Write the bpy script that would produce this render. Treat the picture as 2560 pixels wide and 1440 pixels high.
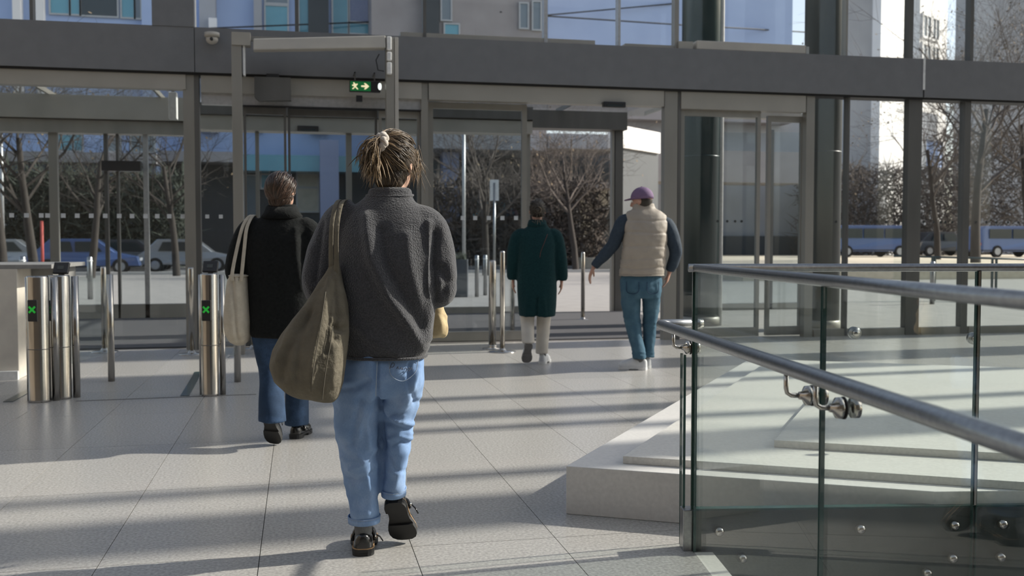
import bpy, bmesh, math, random
import numpy as np
from mathutils import Vector, Matrix, noise, Quaternion
random.seed(7); np.random.seed(7)
for o in list(bpy.data.objects): bpy.data.objects.remove(o)
S = bpy.context.scene
COL = S.collection
# ------------------------------------------------------------------ camera
TH = math.radians(12.04)            # the hall is turned a little against the view
CT, ST = math.cos(TH), math.sin(TH)
CAMZ = 1.25; FPX = 2489.0
PITCH = math.atan(108.0 / FPX)
cd = bpy.data.cameras.new('camera'); cam = bpy.data.objects.new('camera', cd); COL.objects.link(cam)
cam.location = (0, 0, CAMZ)
cam.rotation_euler = (math.pi / 2 - PITCH, 0, -TH)
cd.sensor_width = 36; cd.lens = 35.0; cd.clip_end = 600; cd.clip_start = .05
cd.dof.use_dof = True; cd.dof.focus_distance = 4.2; cd.dof.aperture_fstop = 4.0
S.camera = cam
# ------------------------------------------------------------------ sky, sun, exposure
SUN_AZ, SUN_EL = math.radians(86), math.radians(31)    # azimuth from +Y towards +X
TOSUN = Vector((math.sin(SUN_AZ) * math.cos(SUN_EL), math.cos(SUN_AZ) * math.cos(SUN_EL), math.sin(SUN_EL)))
W = bpy.data.worlds.new('sky'); S.world = W; W.use_nodes = True
wn = W.node_tree; wn.nodes.clear()
_o = wn.nodes.new('ShaderNodeOutputWorld'); _b = wn.nodes.new('ShaderNodeBackground'); _s = wn.nodes.new('ShaderNodeTexSky')
_s.sky_type = 'NISHITA'; _s.sun_disc = False; _s.sun_elevation = SUN_EL; _s.sun_rotation = SUN_AZ
_s.air_density = 1.0; _s.dust_density = 2.0; _s.ozone_density = 1.0
_b.inputs['Strength'].default_value = 0.22
_h = wn.nodes.new('ShaderNodeHueSaturation'); _h.inputs['Saturation'].default_value = .62
wn.links.new(_s.outputs[0], _h.inputs['Color']); wn.links.new(_h.outputs[0], _b.inputs[0]); wn.links.new(_b.outputs[0], _o.inputs[0])
sl = bpy.data.lights.new('sun', 'SUN'); sun = bpy.data.objects.new('sun', sl); COL.objects.link(sun)
sl.energy = 7.5; sl.angle = math.radians(0.9); sl.color = (1.0, .93, .83)
sun.rotation_euler = (-TOSUN).to_track_quat('-Z', 'Y').to_euler()
sun.location = TOSUN * 50
S.view_settings.view_transform = 'Standard'; S.view_settings.look = 'None'
S.view_settings.gamma = 1.0; S.view_settings.use_curve_mapping = False
S.view_settings.exposure = -0.1
try:
    S.cycles.transparent_max_bounces = 48
    S.cycles.max_bounces = 8; S.cycles.glossy_bounces = 4; S.cycles.diffuse_bounces = 3
except Exception: pass
# ------------------------------------------------------------------ photo ray -> place
CR = Vector((CT, -ST, 0)); CF = Vector((ST, CT, 0)); UP = Vector((0, 0, 1))
CP, SP = math.cos(PITCH), math.sin(PITCH)
def ray(px, py):
    a = (px - 1280) / FPX; b = -(py - 720) / FPX
    fwd = CF * CP - UP * SP; up = CF * SP + UP * CP
    return CR * a + up * b + fwd
CAM = Vector((0, 0, CAMZ))
def hz(px, py, z=0.0):
    r = ray(px, py); return CAM + r * ((z - CAMZ) / r.z)
def hy(px, py, Y):
    r = ray(px, py); return CAM + r * (Y / r.y)
def hd(px, py, d):
    r = ray(px, py); return CAM + r * (d / r.dot(CF))
def wx(px, Y, py=560): return hy(px, py, Y).x
def wz(px, py, Y): return hy(px, py, Y).z
# ------------------------------------------------------------------ materials
MATS = {}
def newmat(name):
    m = bpy.data.materials.new(name); m.use_nodes = True
    nt = m.node_tree; nt.nodes.clear()
    out = nt.nodes.new('ShaderNodeOutputMaterial'); MATS[name] = m
    return m, nt, out
def ramp(nt, stops):
    r = nt.nodes.new('ShaderNodeValToRGB'); e = r.color_ramp.elements
    while len(e) < len(stops): e.new(.5)
    for el, (p, c) in zip(e, stops): el.position = p; el.color = (*c, 1)
    return r
def pmat(name, c, c2=None, rough=.5, metal=0., scale=20, detail=4, stretch=(1, 1, 1), bump=0., bscale=None, spec=.5, sheen=0., rand=0., emit=None, estr=0., coat=0.):
    m, nt, out = newmat(name); N = nt.nodes; L = nt.links
    p = N.new('ShaderNodeBsdfPrincipled'); L.new(p.outputs[0], out.inputs[0])
    p.inputs['Roughness'].default_value = rough; p.inputs['Metallic'].default_value = metal
    p.inputs['Specular IOR Level'].default_value = spec
    if sheen: p.inputs['Sheen Weight'].default_value = sheen; p.inputs['Sheen Roughness'].default_value = .5
    if coat: p.inputs['Coat Weight'].default_value = coat; p.inputs['Coat Roughness'].default_value = .1
    tc = N.new('ShaderNodeTexCoord'); mp = N.new('ShaderNodeMapping'); mp.inputs['Scale'].default_value = stretch
    L.new(tc.outputs['Object'], mp.inputs[0])
    nz = N.new('ShaderNodeTexNoise'); nz.inputs['Scale'].default_value = scale; nz.inputs['Detail'].default_value = detail
    L.new(mp.outputs[0], nz.inputs['Vector'])
    if c2 is None: c2 = tuple(x * .82 for x in c)
    r = ramp(nt, [(.3, c2), (.7, c)]); L.new(nz.outputs[0], r.inputs[0])
    col = r.outputs[0]
    if rand:
        oi = N.new('ShaderNodeObjectInfo'); mr = N.new('ShaderNodeMapRange')
        mr.inputs['To Min'].default_value = 1 - rand; mr.inputs['To Max'].default_value = 1 + rand
        L.new(oi.outputs['Random'], mr.inputs[0])
        mx = N.new('ShaderNodeMix'); mx.data_type = 'RGBA'; mx.blend_type = 'MULTIPLY'; mx.inputs[0].default_value = 1
        cb = N.new('ShaderNodeCombineColor')
        for i in range(3): L.new(mr.outputs[0], cb.inputs[i])
        L.new(col, mx.inputs[6]); L.new(cb.outputs[0], mx.inputs[7]); col = mx.outputs[2]
    L.new(col, p.inputs['Base Color'])
    if bump:
        bn = N.new('ShaderNodeTexNoise'); bn.inputs['Scale'].default_value = bscale or scale; bn.inputs['Detail'].default_value = 3
        L.new(mp.outputs[0], bn.inputs['Vector'])
        b = N.new('ShaderNodeBump'); b.inputs['Strength'].default_value = bump; b.inputs['Distance'].default_value = .01
        L.new(bn.outputs[0], b.inputs['Height']); L.new(b.outputs[0], p.inputs['Normal'])
    if emit: p.inputs['Emission Color'].default_value = (*emit, 1); p.inputs['Emission Strength'].default_value = estr
    return m
def glassmat(name, tint=(.95, .97, .96), refl=1.0, gcol=(1, 1, 1), ior=1.5):
    m, nt, out = newmat(name); N = nt.nodes; L = nt.links
    t = N.new('ShaderNodeBsdfTransparent'); t.inputs[0].default_value = (*tint, 1)
    g = N.new('ShaderNodeBsdfGlossy'); g.inputs['Roughness'].default_value = .012; g.inputs[0].default_value = (*gcol, 1)
    ge = N.new('ShaderNodeNewGeometry'); dt = N.new('ShaderNodeVectorMath'); dt.operation = 'DOT_PRODUCT'
    L.new(ge.outputs['Normal'], dt.inputs[0]); L.new(ge.outputs['Incoming'], dt.inputs[1])
    ab = N.new('ShaderNodeMath'); ab.operation = 'ABSOLUTE'; L.new(dt.outputs['Value'], ab.inputs[0])
    om = N.new('ShaderNodeMath'); om.operation = 'SUBTRACT'; om.inputs[0].default_value = 1; L.new(ab.outputs[0], om.inputs[1])
    pw = N.new('ShaderNodeMath'); pw.operation = 'POWER'; pw.inputs[1].default_value = 5; L.new(om.outputs[0], pw.inputs[0])
    f = N.new('ShaderNodeMath'); f.operation = 'MULTIPLY_ADD'; f.inputs[1].default_value = .96; f.inputs[2].default_value = .04; L.new(pw.outputs[0], f.inputs[0])
    mu = N.new('ShaderNodeMath'); mu.operation = 'MULTIPLY'; mu.inputs[1].default_value = refl; mu.use_clamp = True
    L.new(f.outputs[0], mu.inputs[0])
    x = N.new('ShaderNodeMixShader'); L.new(mu.outputs[0], x.inputs[0]); L.new(t.outputs[0], x.inputs[1]); L.new(g.outputs[0], x.inputs[2])
    L.new(x.outputs[0], out.inputs[0]); return m
def denim(name, c, c2, faded):
    m, nt, out = newmat(name); N = nt.nodes; L = nt.links
    p = N.new('ShaderNodeBsdfPrincipled'); L.new(p.outputs[0], out.inputs[0]); p.inputs['Roughness'].default_value = .85
    p.inputs['Specular IOR Level'].default_value = .2
    tc = N.new('ShaderNodeTexCoord')
    n1 = N.new('ShaderNodeTexNoise'); n1.inputs['Scale'].default_value = 9; n1.inputs['Detail'].default_value = 5; L.new(tc.outputs['Object'], n1.inputs['Vector'])
    mp = N.new('ShaderNodeMapping'); mp.inputs['Scale'].default_value = (700, 700, 60); L.new(tc.outputs['Object'], mp.inputs[0])
    n2 = N.new('ShaderNodeTexNoise'); n2.inputs['Scale'].default_value = 1; L.new(mp.outputs[0], n2.inputs['Vector'])
    r = ramp(nt, [(.25, c2), (.5, c), (.75, faded)]); 
    ad = N.new('ShaderNodeMath'); ad.operation = 'MULTIPLY_ADD'; ad.inputs[1].default_value = .35
    sb = N.new('ShaderNodeMath'); sb.operation = 'MULTIPLY_ADD'; sb.inputs[1].default_value = .65
    L.new(n2.outputs[0], ad.inputs[0]); L.new(n1.outputs[0], sb.inputs[0]); L.new(ad.outputs[0], sb.inputs[2]); ad.inputs[2].default_value = 0
    L.new(sb.outputs[0], r.inputs[0]); L.new(r.outputs[0], p.inputs['Base Color'])
    b = N.new('ShaderNodeBump'); b.inputs['Strength'].default_value = .6; b.inputs['Distance'].default_value = .008
    L.new(n1.outputs[0], b.inputs['Height']); L.new(b.outputs[0], p.inputs['Normal'])
    return m
def attrmat(name, c1, c2, c3, rough=.45):
    """hair: tone follows the random value stored for each strand"""
    m, nt, out = newmat(name); N = nt.nodes; L = nt.links
    p = N.new('ShaderNodeBsdfPrincipled'); L.new(p.outputs[0], out.inputs[0]); p.inputs['Roughness'].default_value = rough
    p.inputs['Specular IOR Level'].default_value = .45
    a = N.new('ShaderNodeAttribute'); a.attribute_name = 'tone'
    r = ramp(nt, [(0, c1), (.55, c2), (1, c3)]); L.new(a.outputs['Fac'], r.inputs[0]); L.new(r.outputs[0], p.inputs['Base Color'])
    return m

pmat('floor_stone', (.48, .46, .43), (.29, .28, .265), rough=.27, scale=75, detail=10, bump=.05, bscale=90, rand=.05)
pmat('floor_joint', (.14, .135, .13), rough=.8)
pmat('mat_carpet', (.075, .075, .08), (.045, .045, .05), rough=.95, scale=300, bump=.3, bscale=300)
pmat('terrazzo', (.68, .66, .61), (.57, .55, .51), rough=.4, scale=70, detail=8, bump=.05, bscale=100, rand=.03)
pmat('terrazzo_face', (.66, .64, .61), (.58, .565, .54), rough=.45, scale=50, detail=8, bump=.05)
pmat('beam_paint', (.165, .168, .175), (.145, .148, .155), rough=.5, scale=6)
pmat('frame_steel', (.31, .295, .265), (.25, .24, .215), rough=.42, metal=.35, scale=3, stretch=(1, 1, .2))
pmat('frame_dark', (.125, .122, .115), (.09, .088, .082), rough=.5, metal=.2, scale=4, stretch=(1, 1, .2))
pmat('frame_light', (.5, .5, .5), (.4, .4, .4), rough=.35, metal=.5)
pmat('header_steel', (.38, .36, .32), (.30, .285, .25), rough=.45, metal=.2, scale=1.2)
pmat('steel', (.50, .475, .44), (.40, .385, .36), rough=.17, metal=1., scale=4, stretch=(1, 1, .3))
pmat('steel_brushed', (.36, .365, .37), (.28, .285, .29), rough=.32, metal=1., scale=60, stretch=(1, 1, 1))
pmat('plate_dark', (.085, .09, .085), (.065, .07, .065), rough=.35, metal=.5, scale=8)
pmat('black_rubber', (.012, .012, .013), rough=.6)
pmat('black_plastic', (.02, .02, .022), rough=.35)
pmat('box_beige', (.44, .415, .37), (.38, .36, .33), rough=.5, scale=3)
pmat('white_paint', (.75, .75, .74), rough=.5)
pmat('grey_wall', (.42, .42, .42), (.38, .38, .38), rough=.8, scale=2)
pmat('wood_wall', (.25, .205, .16), (.19, .155, .12), rough=.6, scale=2, stretch=(3, 3, .3))
pmat('desk_cream', (.62, .575, .50), (.54, .50, .44), rough=.45, scale=7, detail=6)
pmat('desk_grey', (.27, .265, .255), rough=.4)
pmat('marker_white', (.6, .62, .63), rough=.6)
pmat('marker_dark', (.03, .035, .035), rough=.6)
pmat('green_led', (.02, .25, .04), (.02, .2, .03), emit=(.03, 1., .08), estr=.22)
pmat('sign_green', (.005, .10, .03), (.005, .08, .02), emit=(.0, .32, .07), estr=.22)
pmat('sign_symbol', (.8, .75, .5), emit=(1., .86, .52), estr=.75)
pmat('lamp_white', (.8, .82, .8), emit=(.9, 1, .95), estr=1.0)
glassmat('wall_glass', (.955, .97, .97), .55)
glassmat('door_glass', (.885, .91, .92), .6)
glassmat('rail_glass', (.955, .975, .967), .5)
pmat('glass_edge', (.03, .075, .065), (.02, .055, .05), rough=.2)
pmat('column_green', (.035, .062, .062), (.025, .048, .048), rough=.3, scale=2, stretch=(1, 1, .3), coat=.3)
pmat('column_grey', (.075, .085, .085), (.055, .062, .062), rough=.35, scale=2, stretch=(1, 1, .3))
pmat('skin', (.55, .34, .25), (.47, .27, .19), rough=.5, scale=30)
pmat('skin_ruddy', (.47, .27, .20), (.40, .21, .15), rough=.5, scale=30)
pmat('eye_white', (.8, .78, .74), rough=.2)
pmat('fleece', (.085, .085, .092), (.045, .045, .05), rough=.95, scale=160, detail=6, bump=.9, bscale=170, spec=.1, sheen=.35)
pmat('black_wool', (.013, .014, .014), (.008, .009, .009), rough=.95, scale=60, bump=.4, spec=.12, sheen=.04)
pmat('green_wool', (.012, .041, .045), (.008, .029, .033), rough=.95, scale=60, bump=.3, spec=.1, sheen=.05)
pmat('vest_cloth', (.36, .315, .265), (.31, .27, .225), rough=.6, scale=8, bump=.25, bscale=25)
pmat('navy_knit', (.028, .045, .068), (.018, .032, .05), rough=.85, scale=40, bump=.3)
denim('denim_light', (.20, .305, .50), (.125, .21, .385), (.33, .43, .61))
denim('denim_dark', (.024, .045, .085), (.015, .03, .06), (.055, .10, .19))
denim('denim_mid', (.055, .115, .165), (.035, .08, .12), (.09, .165, .22))
pmat('denim_stitch', (.33, .40, .50), rough=.8)
pmat('thread_dark', (.08, .09, .12), rough=.8)
pmat('cream_cloth', (.60, .56, .50), (.52, .485, .43), rough=.9, scale=10)
pmat('canvas_olive', (.175, .155, .118), (.125, .11, .084), rough=.9, scale=14, detail=6, bump=.5, bscale=60, spec=.15)
pmat('canvas_seam', (.11, .098, .075), rough=.9)
pmat('canvas_cream', (.52, .47, .385), (.44, .395, .32), rough=.9, scale=25, detail=6, bump=.4, bscale=90, spec=.15)
pmat('paper_tan', (.58, .46, .26), (.30, .21, .11), rough=.8, scale=14, bump=.6, bscale=22)
pmat('shoe_black', (.012, .012, .012), rough=.16, spec=.6)
pmat('shoe_sole', (.018, .018, .018), rough=.7)
pmat('shoe_welt', (.42, .26, .13), rough=.6)
pmat('sneaker_white', (.62, .63, .64), (.54, .55, .56), rough=.6, scale=20)
pmat('sneaker_sole', (.20, .19, .18), rough=.8)
pmat('sock_grey', (.15, .155, .16), (.12, .125, .13), rough=.95, scale=120, bump=.3)
pmat('scrunchie', (.52, .46, .40), (.44, .38, .33), rough=.7, scale=30, sheen=.3)
pmat('cap_purple', (.175, .11, .205), (.145, .09, .17), rough=.8, scale=40)
attrmat('hair_light', (.032, .021, .012), (.11, .072, .040), (.36, .25, .14))
attrmat('hair_brown', (.022, .012, .007), (.055, .030, .018), (.12, .065, .04), rough=.3)
attrmat('hair_dark', (.016, .013, .010), (.045, .035, .025), (.16, .125, .085))
pmat('strap_red', (.10, .03, .025), rough=.6)
pmat('plaza', (.30, .285, .27), (.245, .235, .225), rough=.85, scale=3, detail=6)
pmat('asphalt', (.13, .135, .145), (.10, .105, .115), rough=.9, scale=30)
pmat('kerb', (.48, .47, .45), rough=.8)
pmat('sand', (.62, .54, .42), (.52, .45, .34), rough=.95, scale=6, detail=6)
pmat('facade_blue_shade', (.43, .55, .80), (.38, .49, .74), rough=.8, scale=.5)  # pale stone with the blue of its shade mixed into the colour
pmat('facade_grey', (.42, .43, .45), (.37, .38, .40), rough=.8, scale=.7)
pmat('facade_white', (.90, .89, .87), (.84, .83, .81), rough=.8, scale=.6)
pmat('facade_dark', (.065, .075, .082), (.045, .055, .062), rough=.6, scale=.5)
pmat('facade_panel', (.36, .34, .34), (.31, .29, .29), rough=.8, scale=.8)
pmat('pane_teal', (.16, .42, .52), (.11, .32, .42), rough=.12, scale=.4, spec=.8)
pmat('pane_dark', (.03, .045, .05), (.02, .03, .035), rough=.08, scale=.4, spec=.8)
pmat('pane_grey', (.22, .27, .31), (.15, .19, .22), rough=.1, scale=.6, spec=.8)
pmat('pane_warm', (.60, .56, .46), (.45, .43, .36), rough=.3, scale=1.5)
pmat('shop_blue', (.30, .34, .48), (.24, .28, .42), rough=.7)
pmat('bark', (.055, .046, .04), (.032, .027, .024), rough=.95, scale=8, stretch=(1, 1, .2))
pmat('twig', (.125, .105, .092), (.085, .072, .064), rough=.95, scale=5)
pmat('dry_leaf', (.20, .15, .09), (.14, .105, .065), rough=.9, scale=3)
pmat('hedge_green', (.05, .06, .045), (.03, .038, .03), rough=.9, scale=4)
pmat('car_blue', (.06, .11, .27), (.05, .095, .24), rough=.25, coat=.6)
pmat('car_silver', (.36, .38, .41), rough=.25, metal=.5, coat=.6)
pmat('car_dark', (.03, .035, .045), rough=.25, coat=.6)
pmat('tyre', (.015, .015, .015), rough=.9)
pmat('sign_face', (.82, .83, .83), rough=.5)
pmat('planter_grey', (.09, .10, .115), rough=.7)
pmat('red_white', (.55, .10, .08), rough=.6)
# ------------------------------------------------------------------ object helpers
WL = {}
def tag(o, label=None, cat=None, group=None, kind=None):
    if label: o['label'] = label
    if cat: o['category'] = cat
    if group: o['group'] = group
    if kind: o['kind'] = kind
    return o
def place(o, loc, parent):
    loc = Vector(loc); WL[o.name] = loc
    COL.objects.link(o)
    if parent is not None:
        o.parent = parent; o.location = loc - WL[parent.name]
    else: o.location = loc
    return o
def empty(name, loc, label=None, cat=None, group=None, kind=None):
    o = bpy.data.objects.new(name, None); o.empty_display_size = .1
    place(o, loc, None); return tag(o, label, cat, group, kind)
def inst(name, me, loc, parent=None, rot=None):
    """another object on shared mesh data"""
    o = bpy.data.objects.new(name, me); place(o, loc, parent)
    if rot: o.rotation_euler = rot
    return o
class MB:
    def __init__(s): s.v = []; s.f = []; s.tone = []
    def add(s, vs, fs):
        b = len(s.v); s.v += [tuple(v) for v in vs]; s.f += [tuple(b + i for i in f) for f in fs]; return s
    def box(s, c, d, ax=None):
        """centre, full sizes, optional 3 axes"""
        ax = ax or (Vector((1, 0, 0)), Vector((0, 1, 0)), Vector((0, 0, 1)))
        c = Vector(c); h = [d[i] / 2 for i in range(3)]
        vs = [c + ax[0] * (h[0] * i) + ax[1] * (h[1] * j) + ax[2] * (h[2] * k) for k in (-1, 1) for j in (-1, 1) for i in (-1, 1)]
        return s.add(vs, [(0, 2, 3, 1), (4, 5, 7, 6), (0, 1, 5, 4), (2, 6, 7, 3), (0, 4, 6, 2), (1, 3, 7, 5)])
    def bx(s, x0, x1, y0, y1, z0, z1):
        return s.box(((x0 + x1) / 2, (y0 + y1) / 2, (z0 + z1) / 2), (x1 - x0, y1 - y0, z1 - z0))
    def prism(s, poly, z0, z1):
        a = sum(poly[i][0] * poly[(i + 1) % len(poly)][1] - poly[(i + 1) % len(poly)][0] * poly[i][1] for i in range(len(poly)))
        if a < 0: poly = poly[::-1]
        n = len(poly); vs = [(p[0], p[1], z0) for p in poly] + [(p[0], p[1], z1) for p in poly]
        fs = [tuple(range(n))[::-1], tuple(range(n, 2 * n))] + [(i, (i + 1) % n, n + (i + 1) % n, n + i) for i in range(n)]
        return s.add(vs, fs)
    def rings(s, rr, cap=True):
        n = len(rr[0]); vs = [p for r in rr for p in r]; fs = []
        for k in range(len(rr) - 1):
            for i in range(n):
                j = (i + 1) % n
                fs.append((k * n + i, k * n + j, (k + 1) * n + j, (k + 1) * n + i))
        if cap:
            fs.append(tuple(range(n))[::-1]); fs.append(tuple((len(rr) - 1) * n + i for i in range(n)))
        return s.add(vs, fs)
    def tube(s, pts, rad, n=12, flat=1.0, side=None, cap=True, tone=None):
        pts = [Vector(p) for p in pts]
        if not hasattr(rad, '__len__'): rad = [rad] * len(pts)
        rr = []; prev = None
        for i, p in enumerate(pts):
            t = (pts[min(i + 1, len(pts) - 1)] - pts[max(i - 1, 0)])
            if t.length < 1e-9: t = Vector((0, 0, 1))
            t.normalize()
            if prev is None:
                a = Vector(side) if side else (Vector((1, 0, 0)) if abs(t.x) < .8 else Vector((0, 1, 0)))
            else: a = prev
            a = a - t * a.dot(t)
            if a.length < 1e-6: a = t.orthogonal()
            a.normalize(); prev = a; b = t.cross(a)
            rr.append([p + a * (rad[i] * math.cos(2 * math.pi * k / n)) + b * (rad[i] * flat * math.sin(2 * math.pi * k / n)) for k in range(n)])
        k0 = len(s.v); s.rings(rr, cap)
        if tone is not None: s.tone += [tone] * (len(s.v) - k0)
        return s
    def lathe(s, c, prof, n=24):
        """profile of (radius, z)"""
        c = Vector(c)
        return s.rings([[c + Vector((r * math.cos(2 * math.pi * k / n), r * math.sin(2 * math.pi * k / n), z)) for k in range(n)] for r, z in prof])
    def disc(s, c, axis, r, h, n=16):
        axis = Vector(axis).normalized(); c = Vector(c)
        return s.tube([c - axis * h / 2, c + axis * h / 2], r, n)
    def ball(s, c, r, m=None, nu=20, nv=12):
        """ellipsoid, r = 3 radii, m = optional 3x3 rotation"""
        c = Vector(c); rr = []
        for j in range(1, nv):
            a = math.pi * j / nv - math.pi / 2; ring = []
            for i in range(nu):
                b = 2 * math.pi * i / nu
                p = Vector((r[0] * math.cos(a) * math.cos(b), r[1] * math.cos(a) * math.sin(b), r[2] * math.sin(a)))
                ring.append(c + (m @ p if m else p))
            rr.append(ring)
        return s.rings(rr)
    def mesh(s, name, org=(0, 0, 0)):
        me = bpy.data.meshes.new(name); o = Vector(org)
        me.from_pydata([tuple(Vector(v) - o) for v in s.v], [], s.f); me.update()
        if s.tone:
            a = me.attributes.new('tone', 'FLOAT', 'POINT'); t = s.tone + [.3] * (len(s.v) - len(s.tone)); a.data.foreach_set('value', t)
        return me
    def build(s, name, mat, parent=None, smooth=False, bevel=0., org=None):
        xs = np.array([tuple(v) for v in s.v])
        if org is None: org = ((xs[:, 0].min() + xs[:, 0].max()) / 2, (xs[:, 1].min() + xs[:, 1].max()) / 2, xs[:, 2].min())
        me = s.mesh(name, org)
        me.materials.append(MATS[mat])
        if smooth: me.shade_smooth()
        o = bpy.data.objects.new(name, me); place(o, org, parent)
        if bevel:
            b = o.modifiers.new('bevel', 'BEVEL'); b.width = bevel; b.segments = 2; b.limit_method = 'ANGLE'
        return o
def solidify(mb, voxel, it=8, fac=.5, fn=None):
    """one continuous skin over overlapping closed shapes, then folds from fn(pos, normal) -> offset"""
    me = mb.mesh('tmp'); o = bpy.data.objects.new('tmp', me); COL.objects.link(o)
    r = o.modifiers.new('r', 'REMESH'); r.mode = 'VOXEL'; r.voxel_size = voxel
    if it:
        m = o.modifiers.new('s', 'SMOOTH'); m.factor = fac; m.iterations = it
    dg = bpy.context.evaluated_depsgraph_get()
    me2 = bpy.data.meshes.new_from_object(o.evaluated_get(dg))
    bpy.data.objects.remove(o); bpy.data.meshes.remove(me)
    if fn:
        n = len(me2.vertices); co = np.empty(n * 3, np.float32); no = np.empty(n * 3, np.float32)
        me2.vertices.foreach_get('co', co); me2.vertices.foreach_get('normal', no)
        co = co.reshape(-1, 3); no = no.reshape(-1, 3)
        d = fn(co, no)
        co += no * d[:, None]
        me2.vertices.foreach_set('co', co.ravel()); me2.update()
    me2.shade_smooth()
    return me2
def nz(co, sc, seed=0.):
    """noise over an array of points"""
    s = np.array(sc, np.float32)
    return np.array([noise.noise((p[0] + seed, p[1] - seed, p[2] + 2 * seed)) for p in co * s], np.float32)
# ================================================================== the hall
YI, YO = 12.4, 17.9                     # inner glazed wall, outer wall of the porch
def RD(r, d, z=0.): return CR * r + CF * d + UP * z
def mpp(px, Y): return hy(px, 600, Y).dot(CF) / FPX     # metres that one photo pixel spans there
# ---- stairwell opening (own frame: corner O, e1 along the far rail, e2 along the near rail)
O2 = RD(.742, 4.0)
_a = math.atan(.05)
E1 = (CR * math.cos(_a) + CF * math.sin(_a)); E2 = (CR * math.sin(_a) - CF * math.cos(_a))
def SW(s, t, z=0.): return O2 + E1 * s + E2 * t + UP * z
def st_of(p): q = Vector((p[0], p[1], 0)) - O2; return q.dot(E1), q.dot(E2)
def clip(poly, fn):
    out = []
    for i in range(len(poly)):
        a, b = poly[i], poly[(i + 1) % len(poly)]; fa, fb = fn(a), fn(b)
        if fa >= 0: out.append(a)
        if fa * fb < 0:
            t = fa / (fa - fb); out.append((a[0] + (b[0] - a[0]) * t, a[1] + (b[1] - a[1]) * t))
    return out
# ---- floor: a bed with every stone tile laid on it
X0, X1, Y0 = -13., 11.5, -6.
rect = [(X0, Y0), (X1, Y0), (X1, YI + .2), (X0, YI + .2)]
LED = .075
fl = MB()
fl.prism(clip(rect, lambda p: -st_of(p)[0] + LED), -.30, -.012)
fl.prism(clip(clip(rect, lambda p: st_of(p)[0] - LED), lambda p: -st_of(p)[1] - .07), -.30, -.012)
floor = fl.build('floor', 'floor_joint', org=(0, 0, 0)); tag(floor, kind='structure')
TW, TL, GAP = .612, 1.22, .0016
tx0 = wx(643, hz(643, 1440).y, 1440); tx0 = hz(643, 1440).x       # a joint of the photograph
ty0 = hz(500, 1400).y
tm = MB().bx(-TW / 2 + GAP, TW / 2 - GAP, -TL / 2 + GAP, TL / 2 - GAP, -.012, 0).mesh('tile'); tm.materials.append(MATS['floor_stone'])
cnt = 0; far = MB()
for i in range(-22, 19):
    for j in range(-8, 10):
        cx, cy = tx0 + (i + .5) * TW, ty0 + (j + .5) * TL
        if cx < X0 or cx > X1 or cy < Y0 or cy - TL / 2 > YI + .1: continue
        y1 = min(cy + TL / 2 - GAP, YI + .1); y0 = cy - TL / 2 + GAP; x0 = cx - TW / 2 + GAP; x1 = cx + TW / 2 - GAP
        q = [(x0, y0), (x1, y0), (x1, y1), (x0, y1)]
        ins = [st_of(p) for p in q]
        dd = cx * ST + cy * CT; rr_ = cx * CT - cy * ST
        inview = dd > 2.6 and abs(rr_) < .58 * dd + .8
        whole = all(s < 0 or t < -.08 for s, t in ins) and not (any(s < LED for s, t in ins) and any(s > 0 for s, t in ins) and any(t > -.08 for s, t in ins))
        if all(s > LED and t > 0 for s, t in ins): continue
        if inview and whole and cnt < 285 and y1 < YI + .05:
            inst('tile', tm, (cx, cy, 0), floor); cnt += 1
        elif whole: far.prism(q, -.012, 0)
        else:
            a = clip(q, lambda p: -st_of(p)[0] + .0)
            b = clip(clip(q, lambda p: st_of(p)[0] - .0), lambda p: -st_of(p)[1] - .07)
            for pl in (a, b):
                if len(pl) > 2:
                    m = MB().prism(pl, -.012, 0)
                    if inview and cnt < 298: m.build('tile', 'floor_stone', floor); cnt += 1
                    else: far.prism(pl, -.012, 0)
fo = far.build('tile_field', 'floor_stone', floor); tag(fo, kind='stuff')
# ledge of pale stone along the opening and the pit below
lg = MB().box(SW(LED / 2, 2.2, -.006), (LED, 4.4, .012), (E1, E2, UP)); lg.build('ledge', 'terrazzo', floor)
pit = MB()
pit.box(SW(2.5, 2.2, -2.4), (5.2, 4.8, .1), (E1, E2, UP)); pit.box(SW(.0, 2.2, -1.3), (.1, 4.6, 2.0), (E1, E2, UP))
pit.box(SW(2.6, -.1, -1.3), (5.2, .12, 2.0), (E1, E2, UP)); pit.box(SW(5.0, 2.2, -1.3), (.1, 4.6, 2.2), (E1, E2, UP)); pit.box(SW(2.5, 4.5, -1.3), (5.2, .1, 2.2), (E1, E2, UP))
tag(pit.build('wall_stairwell', 'grey_wall'), kind='structure')
# ---- dark door mats in and before the porch
def wpost(par, px, w, Y, z0, z1, mat, dep=.12, name='mullion', py=560):
    x = wx(px, Y, py); ww = w * mpp(px, Y)
    return MB().bx(x - ww / 2, x + ww / 2, Y - dep / 2, Y + dep / 2, z0, z1).build(name, mat, par)
mt = MB().bx(-7.2, wx(1700, 15), YI + .25, YO - .12, .0, .012)
tag(mt.build('floor_mat', 'mat_carpet'), 'large dark entrance mat on the floor inside the glazed porch', 'mat')
# ---- inner glazed wall
ZB0, ZB1 = 3.27, 3.79
wf = empty('wall_front', (0, YI, 0), kind='structure')
xj, xs = wx(487, YI - .14, 190), wx(2310, YI - .14, 200)
for a, b, n in ((X0, xj - .004, 'beam_panel'), (xj + .004, xs - .012, 'beam_panel'), (xs + .012, X1, 'beam_panel')):
    MB().bx(a, b, YI - .14, YI + .2, ZB0, ZB1).build(n, 'beam_paint', wf)
MB().bx(xs - .016, xs + .016, YI - .146, YI + .1, ZB0 + .10, ZB1).build('sunlit_slit', 'white_paint', wf)  # white paint stands in for sunlight in the beam's gap
MB().bx(X0, X1, YI - .10, YI + .16, ZB0 - .025, ZB0).build('shadow_gap', 'black_rubber', wf)
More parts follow.
